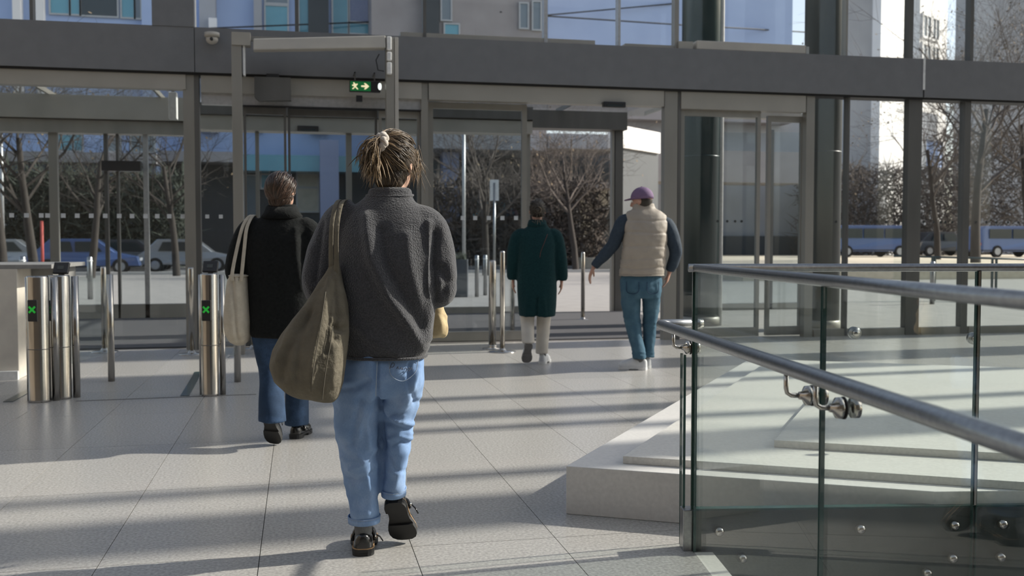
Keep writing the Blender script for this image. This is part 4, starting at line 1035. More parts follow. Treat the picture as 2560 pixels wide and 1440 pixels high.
def add_shoe(parent, M, L, w, style, mats, sub=None):
    u, s, wl_ = shoe(M, L, w, style)
    me = solidify(u, .0045, 5); o = child('shoe', me, mats[0], parent)
    mchild('sole', s, mats[1], o, False)
    if mats[2]: mchild('welt', wl_, mats[2], o, False)
    if style == 'loafer':
        st = MB(); a = [(math.pi * k / 8) for k in range(9)]
        st.tube([M @ Vector((.0385 * w * math.cos(q), .36 * L, .035 + .062 * math.sin(q))) for q in a], .0065, 6, .4); mchild('strap', st, mats[0], o)
        bk = MB(); c = M @ Vector((.040 * w, .36 * L, .055)); bk.ball(c, (.006, .011, .009)); mchild('buckle', bk, 'steel', o)
        tg = MB(); tg.tube([M @ Vector((.042 * w, .37 * L, .058)), M @ Vector((.056 * w, .42 * L, .045)), M @ Vector((.066 * w, .46 * L, .024))], .003, 6); mchild('strap_end', tg, mats[0], o)
    else:
        lc = MB()
        for k in range(4):
            y = (.46 + .07 * k) * L; lc.tube([M @ Vector((-.024, y, .106 - .010 * k)), M @ Vector((0, y, .115 - .010 * k)), M @ Vector((.024, y, .106 - .010 * k))], .003, 5)
        mchild('laces', lc, 'white_paint', o)
    return o
def feet(J, side, M, L):
    J[side + 'ank'] = M @ Vector((0, .20 * L, .085)); J[side + 'toe'] = M @ Vector((0, .62 * L, .050))
def sock(parent, J, side, mat, r=.036):
    a, k = J[side + 'ank'], J[side + 'kne']; up = (k - a).normalized(); f = (J[side + 'toe'] - a).normalized()
    m = MB(); m.tube([a + up * .17, a + up * .06, a, a - up * .03 + f * .02], [r * 1.1, r, r * .98, r * .8], 16); mchild('sock', m, mat, parent)
def person(P0, label, J, rad, hd_, skin='skin', hands=(), voxel=.0065, yaw=0.):
    m = MB()
    stack(m, [(J['pel'].z - .12, J['pel'].x - .03, J['pel'].x + .03, J['pel'].y, .04), (J['pel'].z - .06, J['pel'].x - rad['hip'], J['pel'].x + rad['hip'], J['pel'].y, .085), (J['pel'].z + .04, J['pel'].x - rad['hip'] * .95, J['pel'].x + rad['hip'] * .95, J['pel'].y, .085),
              ((J['pel'].z + J['chest'].z) / 2, J['chest'].x - rad['waist'], J['chest'].x + rad['waist'], J['chest'].y, .075), (J['chest'].z, J['chest'].x - rad['chest'], J['chest'].x + rad['chest'], J['chest'].y, .085), (J['neck'].z - .06, J['neck'].x - rad['chest'] * .9, J['neck'].x + rad['chest'] * .9, J['neck'].y, .065), (J['neck'].z, J['neck'].x - .045, J['neck'].x + .045, J['neck'].y, .045)])
    c, M, s = hd_
    m.tube([J['neck'] - UP * .04, J['neck'], Vector(c) - UP * .06], [.055, .05, .048], 14)
    head(m, c, M, s)
    for q in 'LR':
        limb(m, [J[q + 'sho'], (J[q + 'sho'] + J[q + 'elb']) / 2, J[q + 'elb'], (J[q + 'elb'] + J[q + 'wri']) / 2, J[q + 'wri']], [.05, .043, .036, .036, .024])
        limb(m, [J[q + 'hip'], (J[q + 'hip'] + J[q + 'kne']) / 2, J[q + 'kne'], J[q + 'kne'].lerp(J[q + 'ank'], .35), J[q + 'ank']], [.068, .056, .038, .036, .026])
        f = J[q + 'toe'] - J[q + 'ank']
        m.tube([J[q + 'ank'] - f * .02, J[q + 'ank'] + f * .45, J[q + 'ank'] + f * .95], [.026, .023, .016], 10)
    for a in hands: hand(m, *a)
    me = solidify(m, voxel, 3)
    me.materials.append(MATS[skin])
    o = bpy.data.objects.new('person', me); place(o, P0, None); o.rotation_euler = (0, 0, -TH + yaw)
    tag(o, label, 'person'); eyes(o, c, M, s)
    return o
def carried(name, P0, label, cat, yaw=0.):
    o = empty(name, P0, label, cat); o.rotation_euler = (0, 0, -TH + yaw); return o

# ---------------------------------------------------------------- woman in the grey fleece, nearest
sc = 620.
def W1(px, py, y=0.): return Vector(((px - 960) / sc, y, (1386 - py) / sc))
P1 = hz(960, 1386)
H1 = (W1(987, 408, .045), rotm(-.42, -.16, .05), 1.02)
J = dict(pel=V(.01, .0, .90), chest=V(.015, .0, 1.20), neck=V(.03, .005, 1.42),
         Lsho=V(-.145, 0, 1.355), Lelb=V(-.235, -.02, 1.10), Lwri=V(-.12, .23, 1.10), Rsho=V(.175, 0, 1.335), Relb=V(.218, -.02, 1.10), Rwri=V(.14, .25, 1.07),
         Lhip=V(-.085, 0, .84), Lkne=V(-.105, .03, .48), Lank=V(-.08, .03, .10), Ltoe=V(-.085, .20, .035), Rhip=V(.085, 0, .84), Rkne=V(.052, .075, .50), Rank=V(.035, .06, .215), Rtoe=V(.055, .17, .05))
LM = shoeM(heel=(-.080, -.03, .004), yaw=.12); RM = shoeM(toe=(.068, .165, .012), yaw=-.20, pitch=math.radians(52), L=.25, roll=-.15); feet(J, 'L', LM, .25); feet(J, 'R', RM, .25)
w1 = person(P1, 'person nearest the camera in a grey fleece and light jeans with an olive shoulder bag', J, dict(hip=.125, waist=.115, chest=.14), H1,
            hands=[(J['Lwri'], (.5, .8, -.1), (.6, -.3, -.6), 1, .8), (J['Rwri'], (-.2, .9, -.3), (-.6, 0, -.7), -1, .9)])
# fleece
m = MB()
stack(m, [(.800, -.152, .168, 0, .125), (.815, -.16, .176, 0, .135), (.90, -.172, .192, -.0, .145), (1.00, -.178, .203, -.005, .150), (1.10, -.176, .205, -.01, .150), (1.20, -.172, .200, -.012, .145), (1.29, -.168, .200, -.010, .130), (1.345, -.158, .195, -.004, .112), (1.395, -.125, .165, .0, .092), (1.43, -.080, .128, .006, .078), (1.452, -.056, .120, .012, .072), (1.476, -.054, .118, .018, .070)], 36, 2.4)
limb(m, [V(-.10, 0, 1.37), V(-.165, 0, 1.335), V(-.215, -.005, 1.22), V(-.238, -.018, 1.10), V(-.225, .02, 1.065), V(-.185, .12, 1.07), V(-.13, .22, 1.095)], [.065, .075, .082, .080, .076, .065, .05])
limb(m, [V(.12, 0, 1.36), V(.188, 0, 1.315), V(.214, -.005, 1.20), V(.222, -.018, 1.095), V(.214, .02, 1.07), V(.19, .13, 1.065), V(.15, .235, 1.07)], [.065, .074, .082, .080, .076, .066, .05])
def f1(co, no):
    d = nz(co, (7, 7, 4.5), 1.) * .006 + nz(co, (16, 16, 9), 4.) * .003
    d += ridge(co, no, [W1x(930, 545), W1x(945, 640), W1x(990, 740), W1x(1040, 810), W1x(1062, 860)], .022, .018)
    d -= ridge(co, no, [W1x(968, 580), W1x(985, 660), W1x(1030, 750), W1x(1062, 815)], .024, .014)
    d += ridge(co, no, [W1x(1078, 560), W1x(1075, 660), W1x(1080, 760), W1x(1072, 840)], .014, .016, ymax=.06)
    d -= ridge(co, no, [W1x(1094, 585), W1x(1090, 660), W1x(1096, 740)], .014, .014, ymax=.06)
    d += ridge(co, no, [W1x(1030, 590), W1x(1040, 680), W1x(1062, 750)], .018, .008)
    d -= ridge(co, no, [W1x(1108, 670), W1x(1128, 700), W1x(1116, 728)], .022, .016, ymax=.08)
    d += ridge(co, no, [W1x(1105, 560), W1x(1128, 620), W1x(1136, 690)], .016, .006, ymax=.08)
    d += ridge(co, no, [W1x(900, 800), W1x(960, 850), W1x(1010, 878)], .022, .007)
    d -= ridge(co, no, [W1x(820, 560), W1x(812, 640), W1x(806, 700)], .012, .012, ymax=.06)
    d += ridge(co, no, [W1x(795, 620), W1x(780, 690), W1x(800, 740)], .016, .008, ymax=.08)
    return d
def W1x(px, py): v = W1(px, py); return (v.x, v.z)
jk = child('fleece_jacket', solidify(m, .0085, 7, .5, f1), 'fleece', w1)
# collar seam and hem binding
def ringtube(rows, r, n=40, e=2.4, fl=1.):
    z, a, b, yc, d, tl = rows; pts = ering(((a + b) / 2, yc, z), (b - a) / 2, d, n, e, tl); m = MB(); m.tube(pts + [pts[0], pts[1]], r, 8, fl, cap=False); return m
mchild('hem_binding', ringtube((.806, -.158, .174, 0, .134, (0, 0)), .006), 'fleece', jk)
mchild('collar_seam', ringtube((1.447, -.062, .122, .010, .0735, (0, .1)), .0045), 'fleece', jk)
# jeans
m = MB()
stack(m, [(.93, -.13, .15, 0, .10), (.86, -.145, .165, 0, .118), (.80, -.155, .170, -.005, .125), (.74, -.175, .168, -.008, .130), (.68, -.190, .160, -.004, .122), (.645, -.185, .150, .0, .10)])
stack(m, [(.72, -.195, .0, -.004, .118), (.62, -.208, -.008, .0, .110), (.52, -.198, -.014, .010, .100), (.42, -.180, -.016, .016, .092), (.32, -.165, -.018, .018, .084), (.22, -.150, -.021, .022, .076), (.132, -.143, -.023, .026, .070)], 24, 2.)
stack(m, [(.72, -.002, .162, .0, .112), (.62, -.002, .145, .022, .102), (.54, -.004, .128, .045, .095), (.47, -.006, .112, .062, .088), (.40, -.008, .098, .062, .080), (.32, -.010, .086, .058, .070), (.238, -.012, .080, .05, .062)], 24, 2.)
def f2(co, no):
    d = nz(co, (10, 10, 6), 2.) * .011 + nz(co, (22, 22, 12), 7.) * .0065 - np.abs(nz(co, (9, 9, 14), 11.)) * .012
    d += ridge(co, no, [W1x(985, 1040), W1x(1010, 1048), W1x(1036, 1060)], .009, .010, ymax=.1) - ridge(co, no, [W1x(970, 1052), W1x(1005, 1062), W1x(1030, 1075)], .008, .010, ymax=.1)
    d += ridge(co, no, [W1x(975, 1095), W1x(1000, 1082), W1x(1030, 1100)], .008, .008, ymax=.1) - ridge(co, no, [W1x(985, 1108), W1x(1010, 1100), W1x(1030, 1116)], .007, .007, ymax=.1)
    d += ridge(co, no, [W1x(945, 960), W1x(920, 1010), W1x(905, 1080)], .014, .009) - ridge(co, no, [W1x(935, 940), W1x(900, 958), W1x(860, 962)], .012, .010)
    d += ridge(co, no, [W1x(915, 1140), W1x(895, 1120), W1x(870, 1110)], .010, .006) + ridge(co, no, [W1x(1050, 920), W1x(1020, 980), W1x(1010, 1010)], .010, .008)
    d -= ridge(co, no, [W1x(957, 890), W1x(955, 985)], .007, .014) ; d -= ridge(co, no, [W1x(1035, 900), W1x(1030, 960), W1x(1045, 1000)], .008, .008)
    d += ridge(co, no, [W1x(925, 1180), W1x(935, 1230), W1x(925, 1280)], .014, .006)
    for pts, w_, a_ in (([(940, 985), (925, 1040), (930, 1110)], .010, .011), ([(915, 985), (900, 1050), (890, 1100)], .012, -.010), ([(945, 1120), (915, 1150), (880, 1165)], .008, .008), ([(935, 1175), (900, 1190), (870, 1188)], .008, -.007), ([(1055, 905), (1040, 960), (1022, 1000)], .008, .009), ([(1045, 1000), (1020, 1025), (985, 1030)], .008, -.009), ([(965, 1000), (975, 1030), (1000, 1045)], .008, .009), ([(1015, 1130), (1000, 1180), (985, 1220)], .010, .007), ([(975, 1140), (990, 1170), (1010, 1180)], .008, -.007)):
        d += ridge(co, no, [W1x(*q) for q in pts], w_, a_, ymax=.12)
    return d
jn = child('jeans', solidify(m, .0075, 5, .5, f2), 'denim_light', w1)
for z, a, b, yc, dd, tl, r in ((.140, -.1455, -.0205, .026, .0725, (0, 0), .0055), (.246, -.014, .083, .05, .0645, (0, .1), .0050)):
    st = MB(); rr = [ering(((a + b) / 2, yc, z + k), (b - a) / 2 + g, dd + g, 32, 2., tl) for k, g in ((-.014, .000), (-.014, .002), (.014, .003), (.014, .0))]; st.rings(rr + [rr[0]], cap=False)
    c_ = mchild('cuff', st, 'denim_light', jn); st = MB(); pts = ering(((a + b) / 2, yc, z + .010), (b - a) / 2 + .0035, dd + .0035, 40, 2., tl); st.tube(pts + pts[:2], .0011, 5, cap=False); mchild('stitch', st, 'denim_stitch', c_)
def onback(me, x, z):
    """depth of the cloth surface at (x, z) seen from behind"""
    co = me_cache(me); q = (co[:, 0] - x) ** 2 + (co[:, 2] - z) ** 2; s_ = np.where(q < .015 ** 2)[0]
    return co[s_, 1].min() if len(s_) else 0.
_mc = {}
def me_cache(me):
    if me.name not in _mc:
        n = len(me.vertices); c = np.empty(n * 3, np.float32); me.vertices.foreach_get('co', c); _mc[me.name] = c.reshape(-1, 3)
    return _mc[me.name]
def backline(me, pts, r, off=.001, k=4, n=5):
    p = pathsm([V(x, 0, z) for x, z in pts], k); return MB().tube([V(q.x, onback(me, q.x, q.z) - off, q.z) for q in p], r, n)
mchild('centre_seam', backline(jn.data, [W1x(957, 892), W1x(955, 930), W1x(953, 975)], .0018), 'denim_stitch', jn)
# thin embroidered scrawl over the pocket
scr = [[(987, 908), (993, 895), (998, 898), (995, 904), (990, 905)], [(1003, 909), (1006, 904), (1008, 910)], [(1011, 911), (1014, 906), (1016, 912), (1018, 907)], [(1020, 912), (1025, 907), (1026, 914), (1022, 916)], [(1028, 912), (1032, 908), (1034, 912), (1030, 916)], [(1036, 908), (1037, 914)], [(1045, 897), (1048, 899)], [(1053, 890), (1055, 892)]]
em = MB()
for s_ in scr:
    b_ = backline(jn.data, [W1x(*q) for q in s_], .0014, .002, 4, 4); em.add(b_.v, b_.f)
mchild('embroidery', em, 'thread_dark', jn)
mchild('pocket_edge', backline(jn.data, [W1x(985, 893), W1x(990, 925), W1x(1018, 940), W1x(1046, 920), W1x(1052, 892)], .0014), 'denim_stitch', jn)
# socks and shoes
sock(w1, J, 'L', 'sock_grey'); sock(w1, J, 'R', 'sock_grey')
add_shoe(w1, LM, .25, 1.18, 'loafer', ('shoe_black', 'shoe_sole', 'shoe_welt'))
add_shoe(w1, RM, .25, 1.2, 'loafer', ('shoe_black', 'shoe_sole', 'shoe_welt'))
# hair: cap, combed locks, messy tail, wisps
hc, hM, _s = H1; hR = (.097, .112, .112); g1 = hM.inverted() @ Vector((-.045, -.080, .060))
hm = MB(); hm.ball(hc + hM @ V(0, -.016, .022), (.090, .102, .104), hM, 28, 18); hm.ball(hc + V(-.012, -.046, -.058), (.062, .048, .062)); hm.tone = [.10] * len(hm.v)
strands(hm, hc + hM @ V(0, -.010, .018), hM, hR, g1, 900, 3, (.0024, .0010), (40, 120), .99, .12, -.62, .003, (0, .9))
strands(hm, hc + V(-.012, -.040, -.045), rotm(), (.066, .056, .075), (-.2, -.75, .75), 160, 13, (.0022, .001), (60, 150), 1.0, .3, -.95, .002, (0, .5))
tie = hc + V(-.042, -.092, .070)
loose(hm, tie + V(-.016, -.010, -.004), [(-.5, -.30, .25), (-.25, -.4, .15), (-.7, -.1, -.1), (-.35, -.35, -.5)], 330, 5, (.05, .115), .0013, (.2, 1.), .012, 1.9)
loose(hm, tie + V(-.030, -.016, -.035), [(-.25, -.15, -.9), (-.45, -.1, -.8), (.0, -.2, -.95)], 200, 25, (.05, .10), .0013, (.1, .9), .014, .6)
loose(hm, tie + V(-.012, -.025, -.03), [(-.06, -.25, -.95), (-.22, -.2, -.9)], 44, 15, (.08, .15), .0015, (.7, 1.), .006, .5)
loose(hm, hc + V(-.085, -.01, -.03), [(-.35, -.2, -.8), (-.6, 0, -.5)], 30, 6, (.04, .09), .0006, (.4, 1.), .018, .6)
loose(hm, hc + V(.080, .020, .045), [(.02, .05, -1), (.08, -.03, -1), (.0, .05, -1)], 80, 9, (.07, .16), .0007, (.3, 1.), .011, .25)
loose(hm, hc + V(.0, -.05, -.075), [(-.2, -.3, -.8), (.2, -.2, -.9)], 30, 8, (.03, .06), .0006, (.3, .8), .025, .4)
hairo = mchild('hair', hm, 'hair_light', w1)
# scrunchie: a crimped ring round the tie
sm = MB(); ax_n = V(-.80, -.52, .28).normalized(); u_ = ax_n.orthogonal().normalized(); v_ = ax_n.cross(u_)
N_ = 72; pts = []; rr = []
for k in range(N_ + 1):
    a = 2 * math.pi * k / N_; R_ = .032 + .001 * math.sin(9 * a); pts.append(tie + u_ * (R_ * math.cos(a)) + v_ * (R_ * math.sin(a)) + ax_n * (.004 * math.sin(7 * a))); rr.append(.0145 + .0012 * math.sin(17 * a + 1) + .0010 * math.sin(31 * a))
sm.tube(pts, rr, 12, cap=False); mchild('scrunchie', sm, 'scrunchie', hairo)
# olive canvas shoulder bag
bg = carried('shoulder_bag', P1, 'slouchy olive canvas shoulder bag hanging at the left hip of the nearest person', 'bag')
m = MB()
rows = [(984, 815, 856, .02), (975, 770, 866, .05), (960, 742, 872, .075), (935, 716, 880, .095), (900, 707, 885, .105), (860, 713, 889, .105), (820, 732, 891, .098), (785, 760, 891, .088), (755, 787, 889, .078), (725, 808, 885, .062), (695, 828, 878, .046), (668, 842, 872, .032), (645, 848, 867, .02)]
m.rings([ering(((W1(a, p).x + W1(b, p).x) / 2, -.185 + .05 * max(0, (900 - p) / 255), W1(a, p).z), (W1(b, p).x - W1(a, p).x) / 2, dd, 32, 2.2) for p, a, b, dd in rows])
def f3(co, no):
    d = nz(co, (10, 10, 5), 3.) * .007 + nz(co, (26, 26, 12), 9.) * .0028
    for pts, w_, a_ in (([(845, 680), (800, 780), (760, 860), (745, 920)], .016, -.016), ([(850, 690), (838, 780), (820, 870), (815, 940)], .014, .012), ([(862, 690), (856, 770), (850, 860)], .010, -.010), ([(830, 720), (770, 800), (735, 880)], .014, .010), ([(866, 700), (872, 780), (868, 830)], .012, -.013), ([(868, 800), (880, 812), (888, 806)], .010, -.014), ([(805, 770), (790, 840), (782, 920)], .012, -.009), ([(870, 850), (862, 940)], .012, .006)):
        d += ridge(co, no, [W1x(*q) for q in pts], w_, a_, ymax=-.16)
    return d
bb_ = child('sack', solidify(m, .0065, 4, .5, f3), 'canvas_olive', bg)
mchild('seam', backline(bb_.data, [W1x(*q) for q in ((863, 800), (858, 850), (850, 900), (842, 950), (838, 972))], .0022, .0005), 'canvas_seam', bb_)
mchild('seam', backline(bb_.data, [W1x(*q) for q in ((846, 720), (838, 800), (826, 880), (816, 950))], .0018, .0003), 'canvas_seam', bb_)
for x0, x1, x2, off in ((858, 852, 853, 0), (872, 866, 862, -.012)):
    sb = MB(); a = W1(x0, 494, -.03); zt_ = 1.425
    limb(sb, [V(a.x + .015, .12, 1.20), V(a.x + .006, .085, 1.36), V(a.x, .02, zt_ - .002), W1(x0 - 1, 512, -.092 + off), W1(x0 - 4, 560, -.160 + off), W1((x0 + x1) / 2 - 2, 610, -.175 + off), W1(x1, 655, -.165 + off), W1(x2, 700, -.15 + off)], [.010, .010, .0095, .009, .009, .009, .010, .015], 10, .34, (1, 0, 0)); mchild('strap', sb, 'canvas_olive', bg)
# small tan bag in the right hand
tb = carried('carrier_bag', P1, 'small crumpled tan bag dangling from the right hand of the nearest person', 'bag')
m = MB(); rows = [(854, 1092, 1112, .03), (842, 1086, 1117, .05), (820, 1084, 1118, .055), (795, 1084, 1117, .05), (775, 1088, 1115, .04), (758, 1092, 1112, .02), (735, 1096, 1108, .01)]
m.rings([ering(((W1(a, p).x + W1(b, p).x) / 2 - .020, .16, W1(a, p).z), (W1(b, p).x - W1(a, p).x) / 2 + .012, dd, 24, 2.2) for p, a, b, dd in rows])
child('sack', solidify(m, .006, 2, .5, lambda co, no: nz(co, (22, 22, 16), 5.) * .012 - np.abs(nz(co, (14, 14, 18), 8.)) * .012), 'paper_tan', tb)
m = MB(); m.tube([V(.215, .17, 1.02), V(.19, .24, 1.07), V(.15, .30, 1.06)], .006, 8); mchild('handle', m, 'paper_tan', tb)

# ---------------------------------------------------------------- woman in the black coat
sc2 = 398.
def W2(px, py, y=0.): return Vector(((px - 700) / sc2, y, (1110 - py) / sc2))
def W2x(px, py): v = W2(px, py); return (v.x, v.z)
P2 = hz(700, 1110)
H2 = (W2(709, 480, .03), rotm(-.35, -.08, 0), 1.0)
J = dict(pel=V(0, 0, .88), chest=V(.01, 0, 1.2), neck=V(.02, .0, 1.43), Lsho=V(-.16, 0, 1.36), Lelb=V(-.255, -.02, 1.09), Lwri=V(-.15, .16, .98), Rsho=V(.19, 0, 1.36), Relb=V(.25, -.02, 1.09), Rwri=V(.17, .18, 1.0),
         Lhip=V(-.08, 0, .84), Lkne=V(-.05, .02, .46), Lank=V(-.035, -.14, .21), Ltoe=V(-.03, -.06, .05), Rhip=V(.085, 0, .84), Rkne=V(.085, .14, .47), Rank=V(.055, .20, .09), Rtoe=V(.07, .36, .03))
M2a = shoeM(toe=(-.03, -.02, .006), yaw=-.12, pitch=math.radians(56), L=.27, roll=.1); M2b = shoeM(heel=(.055, .15, .004), yaw=-.1); feet(J, 'L', M2a, .27); feet(J, 'R', M2b, .26)
w2 = person(P2, 'person in a long black coat and dark jeans walking left of the grey fleece', J, dict(hip=.125, waist=.115, chest=.14), H2,
            hands=[(J['Lwri'], (.3, .6, -.6), (1, 0, .2), 1, .6), (J['Rwri'], (-.3, .6, -.6), (-1, 0, .2), -1, .6)], voxel=.008)
m = MB()
stack(m, [(.672, -.165, .20, 0, .135), (.69, -.172, .205, 0, .14), (.85, -.182, .212, 0, .145), (1.0, -.188, .215, -.005, .148), (1.15, -.188, .215, -.01, .145), (1.28, -.185, .215, -.008, .13), (1.35, -.175, .205, -.0, .11), (1.40, -.135, .17, .005, .09), (1.44, -.085, .125, .01, .078), (1.475, -.072, .115, .012, .074), (1.50, -.068, .112, .015, .072)], 36, 2.4)
limb(m, [V(-.11, 0, 1.38), V(-.175, 0, 1.335), V(-.225, -.01, 1.21), V(-.248, -.02, 1.09), V(-.235, .02, 1.05), V(-.19, .10, 1.0), V(-.16, .15, .985)], [.06, .075, .082, .078, .072, .062, .05])
limb(m, [V(.14, 0, 1.38), V(.20, 0, 1.33), V(.235, -.01, 1.2), V(.25, -.02, 1.09), V(.24, .02, 1.05), V(.21, .11, 1.02), V(.18, .17, 1.0)], [.06, .075, .082, .078, .072, .062, .05])
def f4(co, no):
    d = nz(co, (6, 6, 3.5), 5.) * .006 + nz(co, (15, 15, 8), 3.) * .002
    d += ridge(co, no, [W2x(752, 575), W2x(756, 640), W2x(766, 720)], .016, .010, ymax=.06) - ridge(co, no, [W2x(768, 590), W2x(772, 650)], .015, .012, ymax=.06)
    return d
ct = child('coat', solidify(m, .010, 7, .5, f4), 'black_wool', w2)
m = MB(); rr = [ering((.022, .012, z), rx, ry, 36, 2.2, (0, .12)) for z, rx, ry in ((1.488, .086, .072), (1.493, .092, .077), (1.455, .108, .092), (1.425, .130, .108), (1.423, .124, .102), (1.455, .10, .085))]
m.rings(rr + [rr[0]], cap=False); mchild('collar', m, 'black_wool', ct)
m = MB()
stack(m, [(.90, -.13, .14, 0, .10), (.80, -.15, .16, -.0, .12), (.70, -.16, .165, 0, .12), (.64, -.155, .155, 0, .10)])
m.rings([ering(c, a, b, 24) for c, a, b in ((V(-.085, 0, .72), .088, .105), (V(-.075, .01, .60), .085, .098), (V(-.055, .02, .48), .078, .09), (V(-.045, -.02, .40), .076, .088), (V(-.032, -.075, .31), .078, .09), (V(-.02, -.115, .235), .082, .092), (V(-.012, -.14, .17), .086, .09))])
m.rings([ering(c, a, b, 24) for c, a, b in ((V(.085, 0, .72), .085, .105), (V(.085, .06, .60), .080, .095), (V(.085, .12, .48), .076, .088), (V(.078, .155, .35), .074, .084), (V(.068, .185, .22), .076, .084), (V(.062, .20, .085), .080, .086))])
j2 = child('jeans', solidify(m, .009, 4, .5, lambda co, no: nz(co, (12, 12, 7), 6.) * .006), 'denim_dark', w2)
sock(w2, J, 'L', 'black_wool'); sock(w2, J, 'R', 'black_wool'); add_shoe(w2, M2a, .27, 1.15, 'loafer', ('shoe_black', 'shoe_sole', None))
add_shoe(w2, M2b, .26, 1.12, 'loafer', ('shoe_black', 'shoe_sole', None))
hc, hM, _s = H2; hm = MB(); hm.ball(hc + hM @ V(0, -.014, .02), (.088, .100, .102), hM, 28, 18); hm.ball(hc + V(-.008, -.038, -.055), (.062, .052, .066)); hm.tone = [.25] * len(hm.v)
g2 = hM.inverted() @ V(-.02, -.08, -.085)
strands(hm, hc + hM @ V(0, -.010, .018), hM, (.094, .108, .109), g2, 420, 21, (.0045, .0026), (50, 150), 1.0, .15, -.9, .001, (.1, .9))
strands(hm, hc + V(-.008, -.035, -.05), rotm(), (.068, .060, .075), (-.05, -.5, -.9), 160, 23, (.004, .002), (60, 140), 1.0, .2, -1., .001, (.1, .8))
mchild('hair', hm, 'hair_brown', w2)
to = carried('tote_bag', P2, 'cream canvas tote hanging from the left shoulder of the person in black', 'bag')
m = MB(); rows = [(859, 596, 618, .05), (850, 583, 628, .11), (830, 575, 634, .15), (800, 573, 636, .165), (765, 575, 635, .165), (730, 581, 635, .16), (700, 587, 634, .15), (684, 590, 633, .145)]
m.rings([ering(((W2(a, p).x + W2(b, p).x) / 2, -.03, W2(a, p).z), (W2(b, p).x - W2(a, p).x) / 2, dd, 28, 2.3) for p, a, b, dd in rows])
def f5(co, no):
    d = nz(co, (9, 9, 6), 8.) * .006
    return d - ridge(co, no, [W2x(604, 695), W2x(612, 770), W2x(616, 850)], .012, .014, ymax=0.1) + ridge(co, no, [W2x(592, 700), W2x(586, 800)], .014, .006, ymax=.1)
tk = child('sack', solidify(m, .008, 4, .5, f5), 'canvas_cream', to)
mchild('hem', ringtube((W2(0, 688).z, W2(588, 0).x, W2(635, 0).x, -.03, .15, (0, 0)), .004, 32), 'canvas_cream', tk)
for a in ([W2(607, 700, -.185), W2(606, 680, -.18), W2(613, 620, -.13), W2(624, 565, -.09), W2(634, 541, -.02), W2(634, 548, .06), W2(628, 600, .12)], [W2(626, 700, -.175), W2(628, 680, -.17), W2(631, 620, -.135), W2(634, 570, -.10), W2(641, 541, -.02), W2(640, 548, .06), W2(636, 600, .12)]):
    sb = MB(); limb(sb, a, [.011] * 7, 8, .3, (1, 0, 0)); mchild('strap', sb, 'canvas_cream', to)

# ---------------------------------------------------------------- person in the green coat
sc3 = 239.5
def W3(px, py, y=0.): return Vector(((px - 1340) / sc3, y, (911 - py) / sc3))
P3 = hz(1340, 911)
H3 = (W3(1343, 527, .02), rotm(.05, -.12, 0), 1.0)
J = dict(pel=V(0, 0, .88), chest=V(.01, 0, 1.2), neck=V(.015, 0, 1.44), Lsho=V(-.175, 0, 1.37), Lelb=V(-.235, .0, 1.10), Lwri=V(-.24, .04, .89), Rsho=V(.19, 0, 1.37), Relb=V(.255, -.01, 1.10), Rwri=V(.268, .02, .88),
         Lhip=V(-.085, 0, .82), Lkne=V(-.095, .04, .46), Lank=V(-.085, -.12, .22), Ltoe=V(-.12, -.04, .05), Rhip=V(.09, 0, .82), Rkne=V(.085, .08, .46), Rank=V(.065, .08, .09), Rtoe=V(.10, .24, .03))
M3a = shoeM(toe=(-.10, -.03, .022), yaw=.18, pitch=math.radians(58), L=.25); M3b = shoeM(heel=(.06, .03, .004), yaw=-.25); feet(J, 'L', M3a, .25); feet(J, 'R', M3b, .26)
w3 = person(P3, 'person in a knee-length dark green coat and cream trousers walking to the doors', J, dict(hip=.13, waist=.13, chest=.145), H3, 'skin_ruddy',
            hands=[(J['Lwri'], (.02, .05, -1), (1, .1, 0), -1, .5), (J['Rwri'], (-.05, .05, -1), (-1, .1, 0), 1, .5)], voxel=.008)
m = MB()
stack(m, [(.505, -.178, .200, 0, .15), (.52, -.184, .206, 0, .155), (.62, -.190, .214, 0, .16), (.78, -.196, .218, 0, .16), (.95, -.198, .214, 0, .155), (1.10, -.196, .210, -.005, .15), (1.25, -.198, .212, -.006, .135), (1.34, -.195, .205, 0, .115), (1.395, -.16, .175, .005, .095), (1.44, -.09, .125, .01, .075), (1.475, -.082, .105, .012, .07), (1.51, -.078, .10, .012, .068)], 32, 2.3)
limb(m, [V(-.12, 0, 1.375), V(-.19, 0, 1.33), V(-.232, 0, 1.2), V(-.242, .005, 1.06), V(-.245, .03, .93), V(-.245, .04, .895)], [.06, .072, .072, .066, .060, .05])
limb(m, [V(.14, 0, 1.375), V(.205, 0, 1.33), V(.242, -.005, 1.2), V(.262, -.01, 1.06), V(.27, .012, .92), V(.27, .02, .885)], [.06, .072, .072, .066, .060, .05])
def f6(co, no):
    d = nz(co, (7, 7, 3.), 15.) * .007
    return d - ridge(co, no, [(.0, .5), (.005, .62), (.01, .7)], .012, .02) + ridge(co, no, [(-.11, .52), (-.09, .72)], .02, .008) + ridge(co, no, [(.09, .52), (.07, .72)], .02, .008)
c3 = child('coat', solidify(m, .010, 6, .5, f6), 'green_wool', w3)
m = MB(); rr = [ering((.012, .012, z), rx, ry, 32, 2.2, (0, .1)) for z, rx, ry in ((1.50, .084, .070), (1.505, .090, .076), (1.45, .106, .088), (1.445, .098, .081))]; m.rings(rr + [rr[0]], cap=False); mchild('collar', m, 'green_wool', c3)
mchild('bag_strap', backline(c3.data, [(.115, 1.36), (.08, 1.27), (.045, 1.18), (.035, 1.12)], .0026, .0005), 'strap_red', w3)
m = MB(); stack(m, [(.88, -.12, .14, 0, .10), (.75, -.15, .16, 0, .115), (.66, -.15, .16, 0, .10)])
m.rings([ering(c, a, b, 20) for c, a, b in ((V(-.085, 0, .72), .082, .10), (V(-.09, .03, .56), .078, .092), (V(-.092, .02, .45), .072, .082), (V(-.088, -.06, .34), .068, .078), (V(-.083, -.11, .235), .066, .074))])
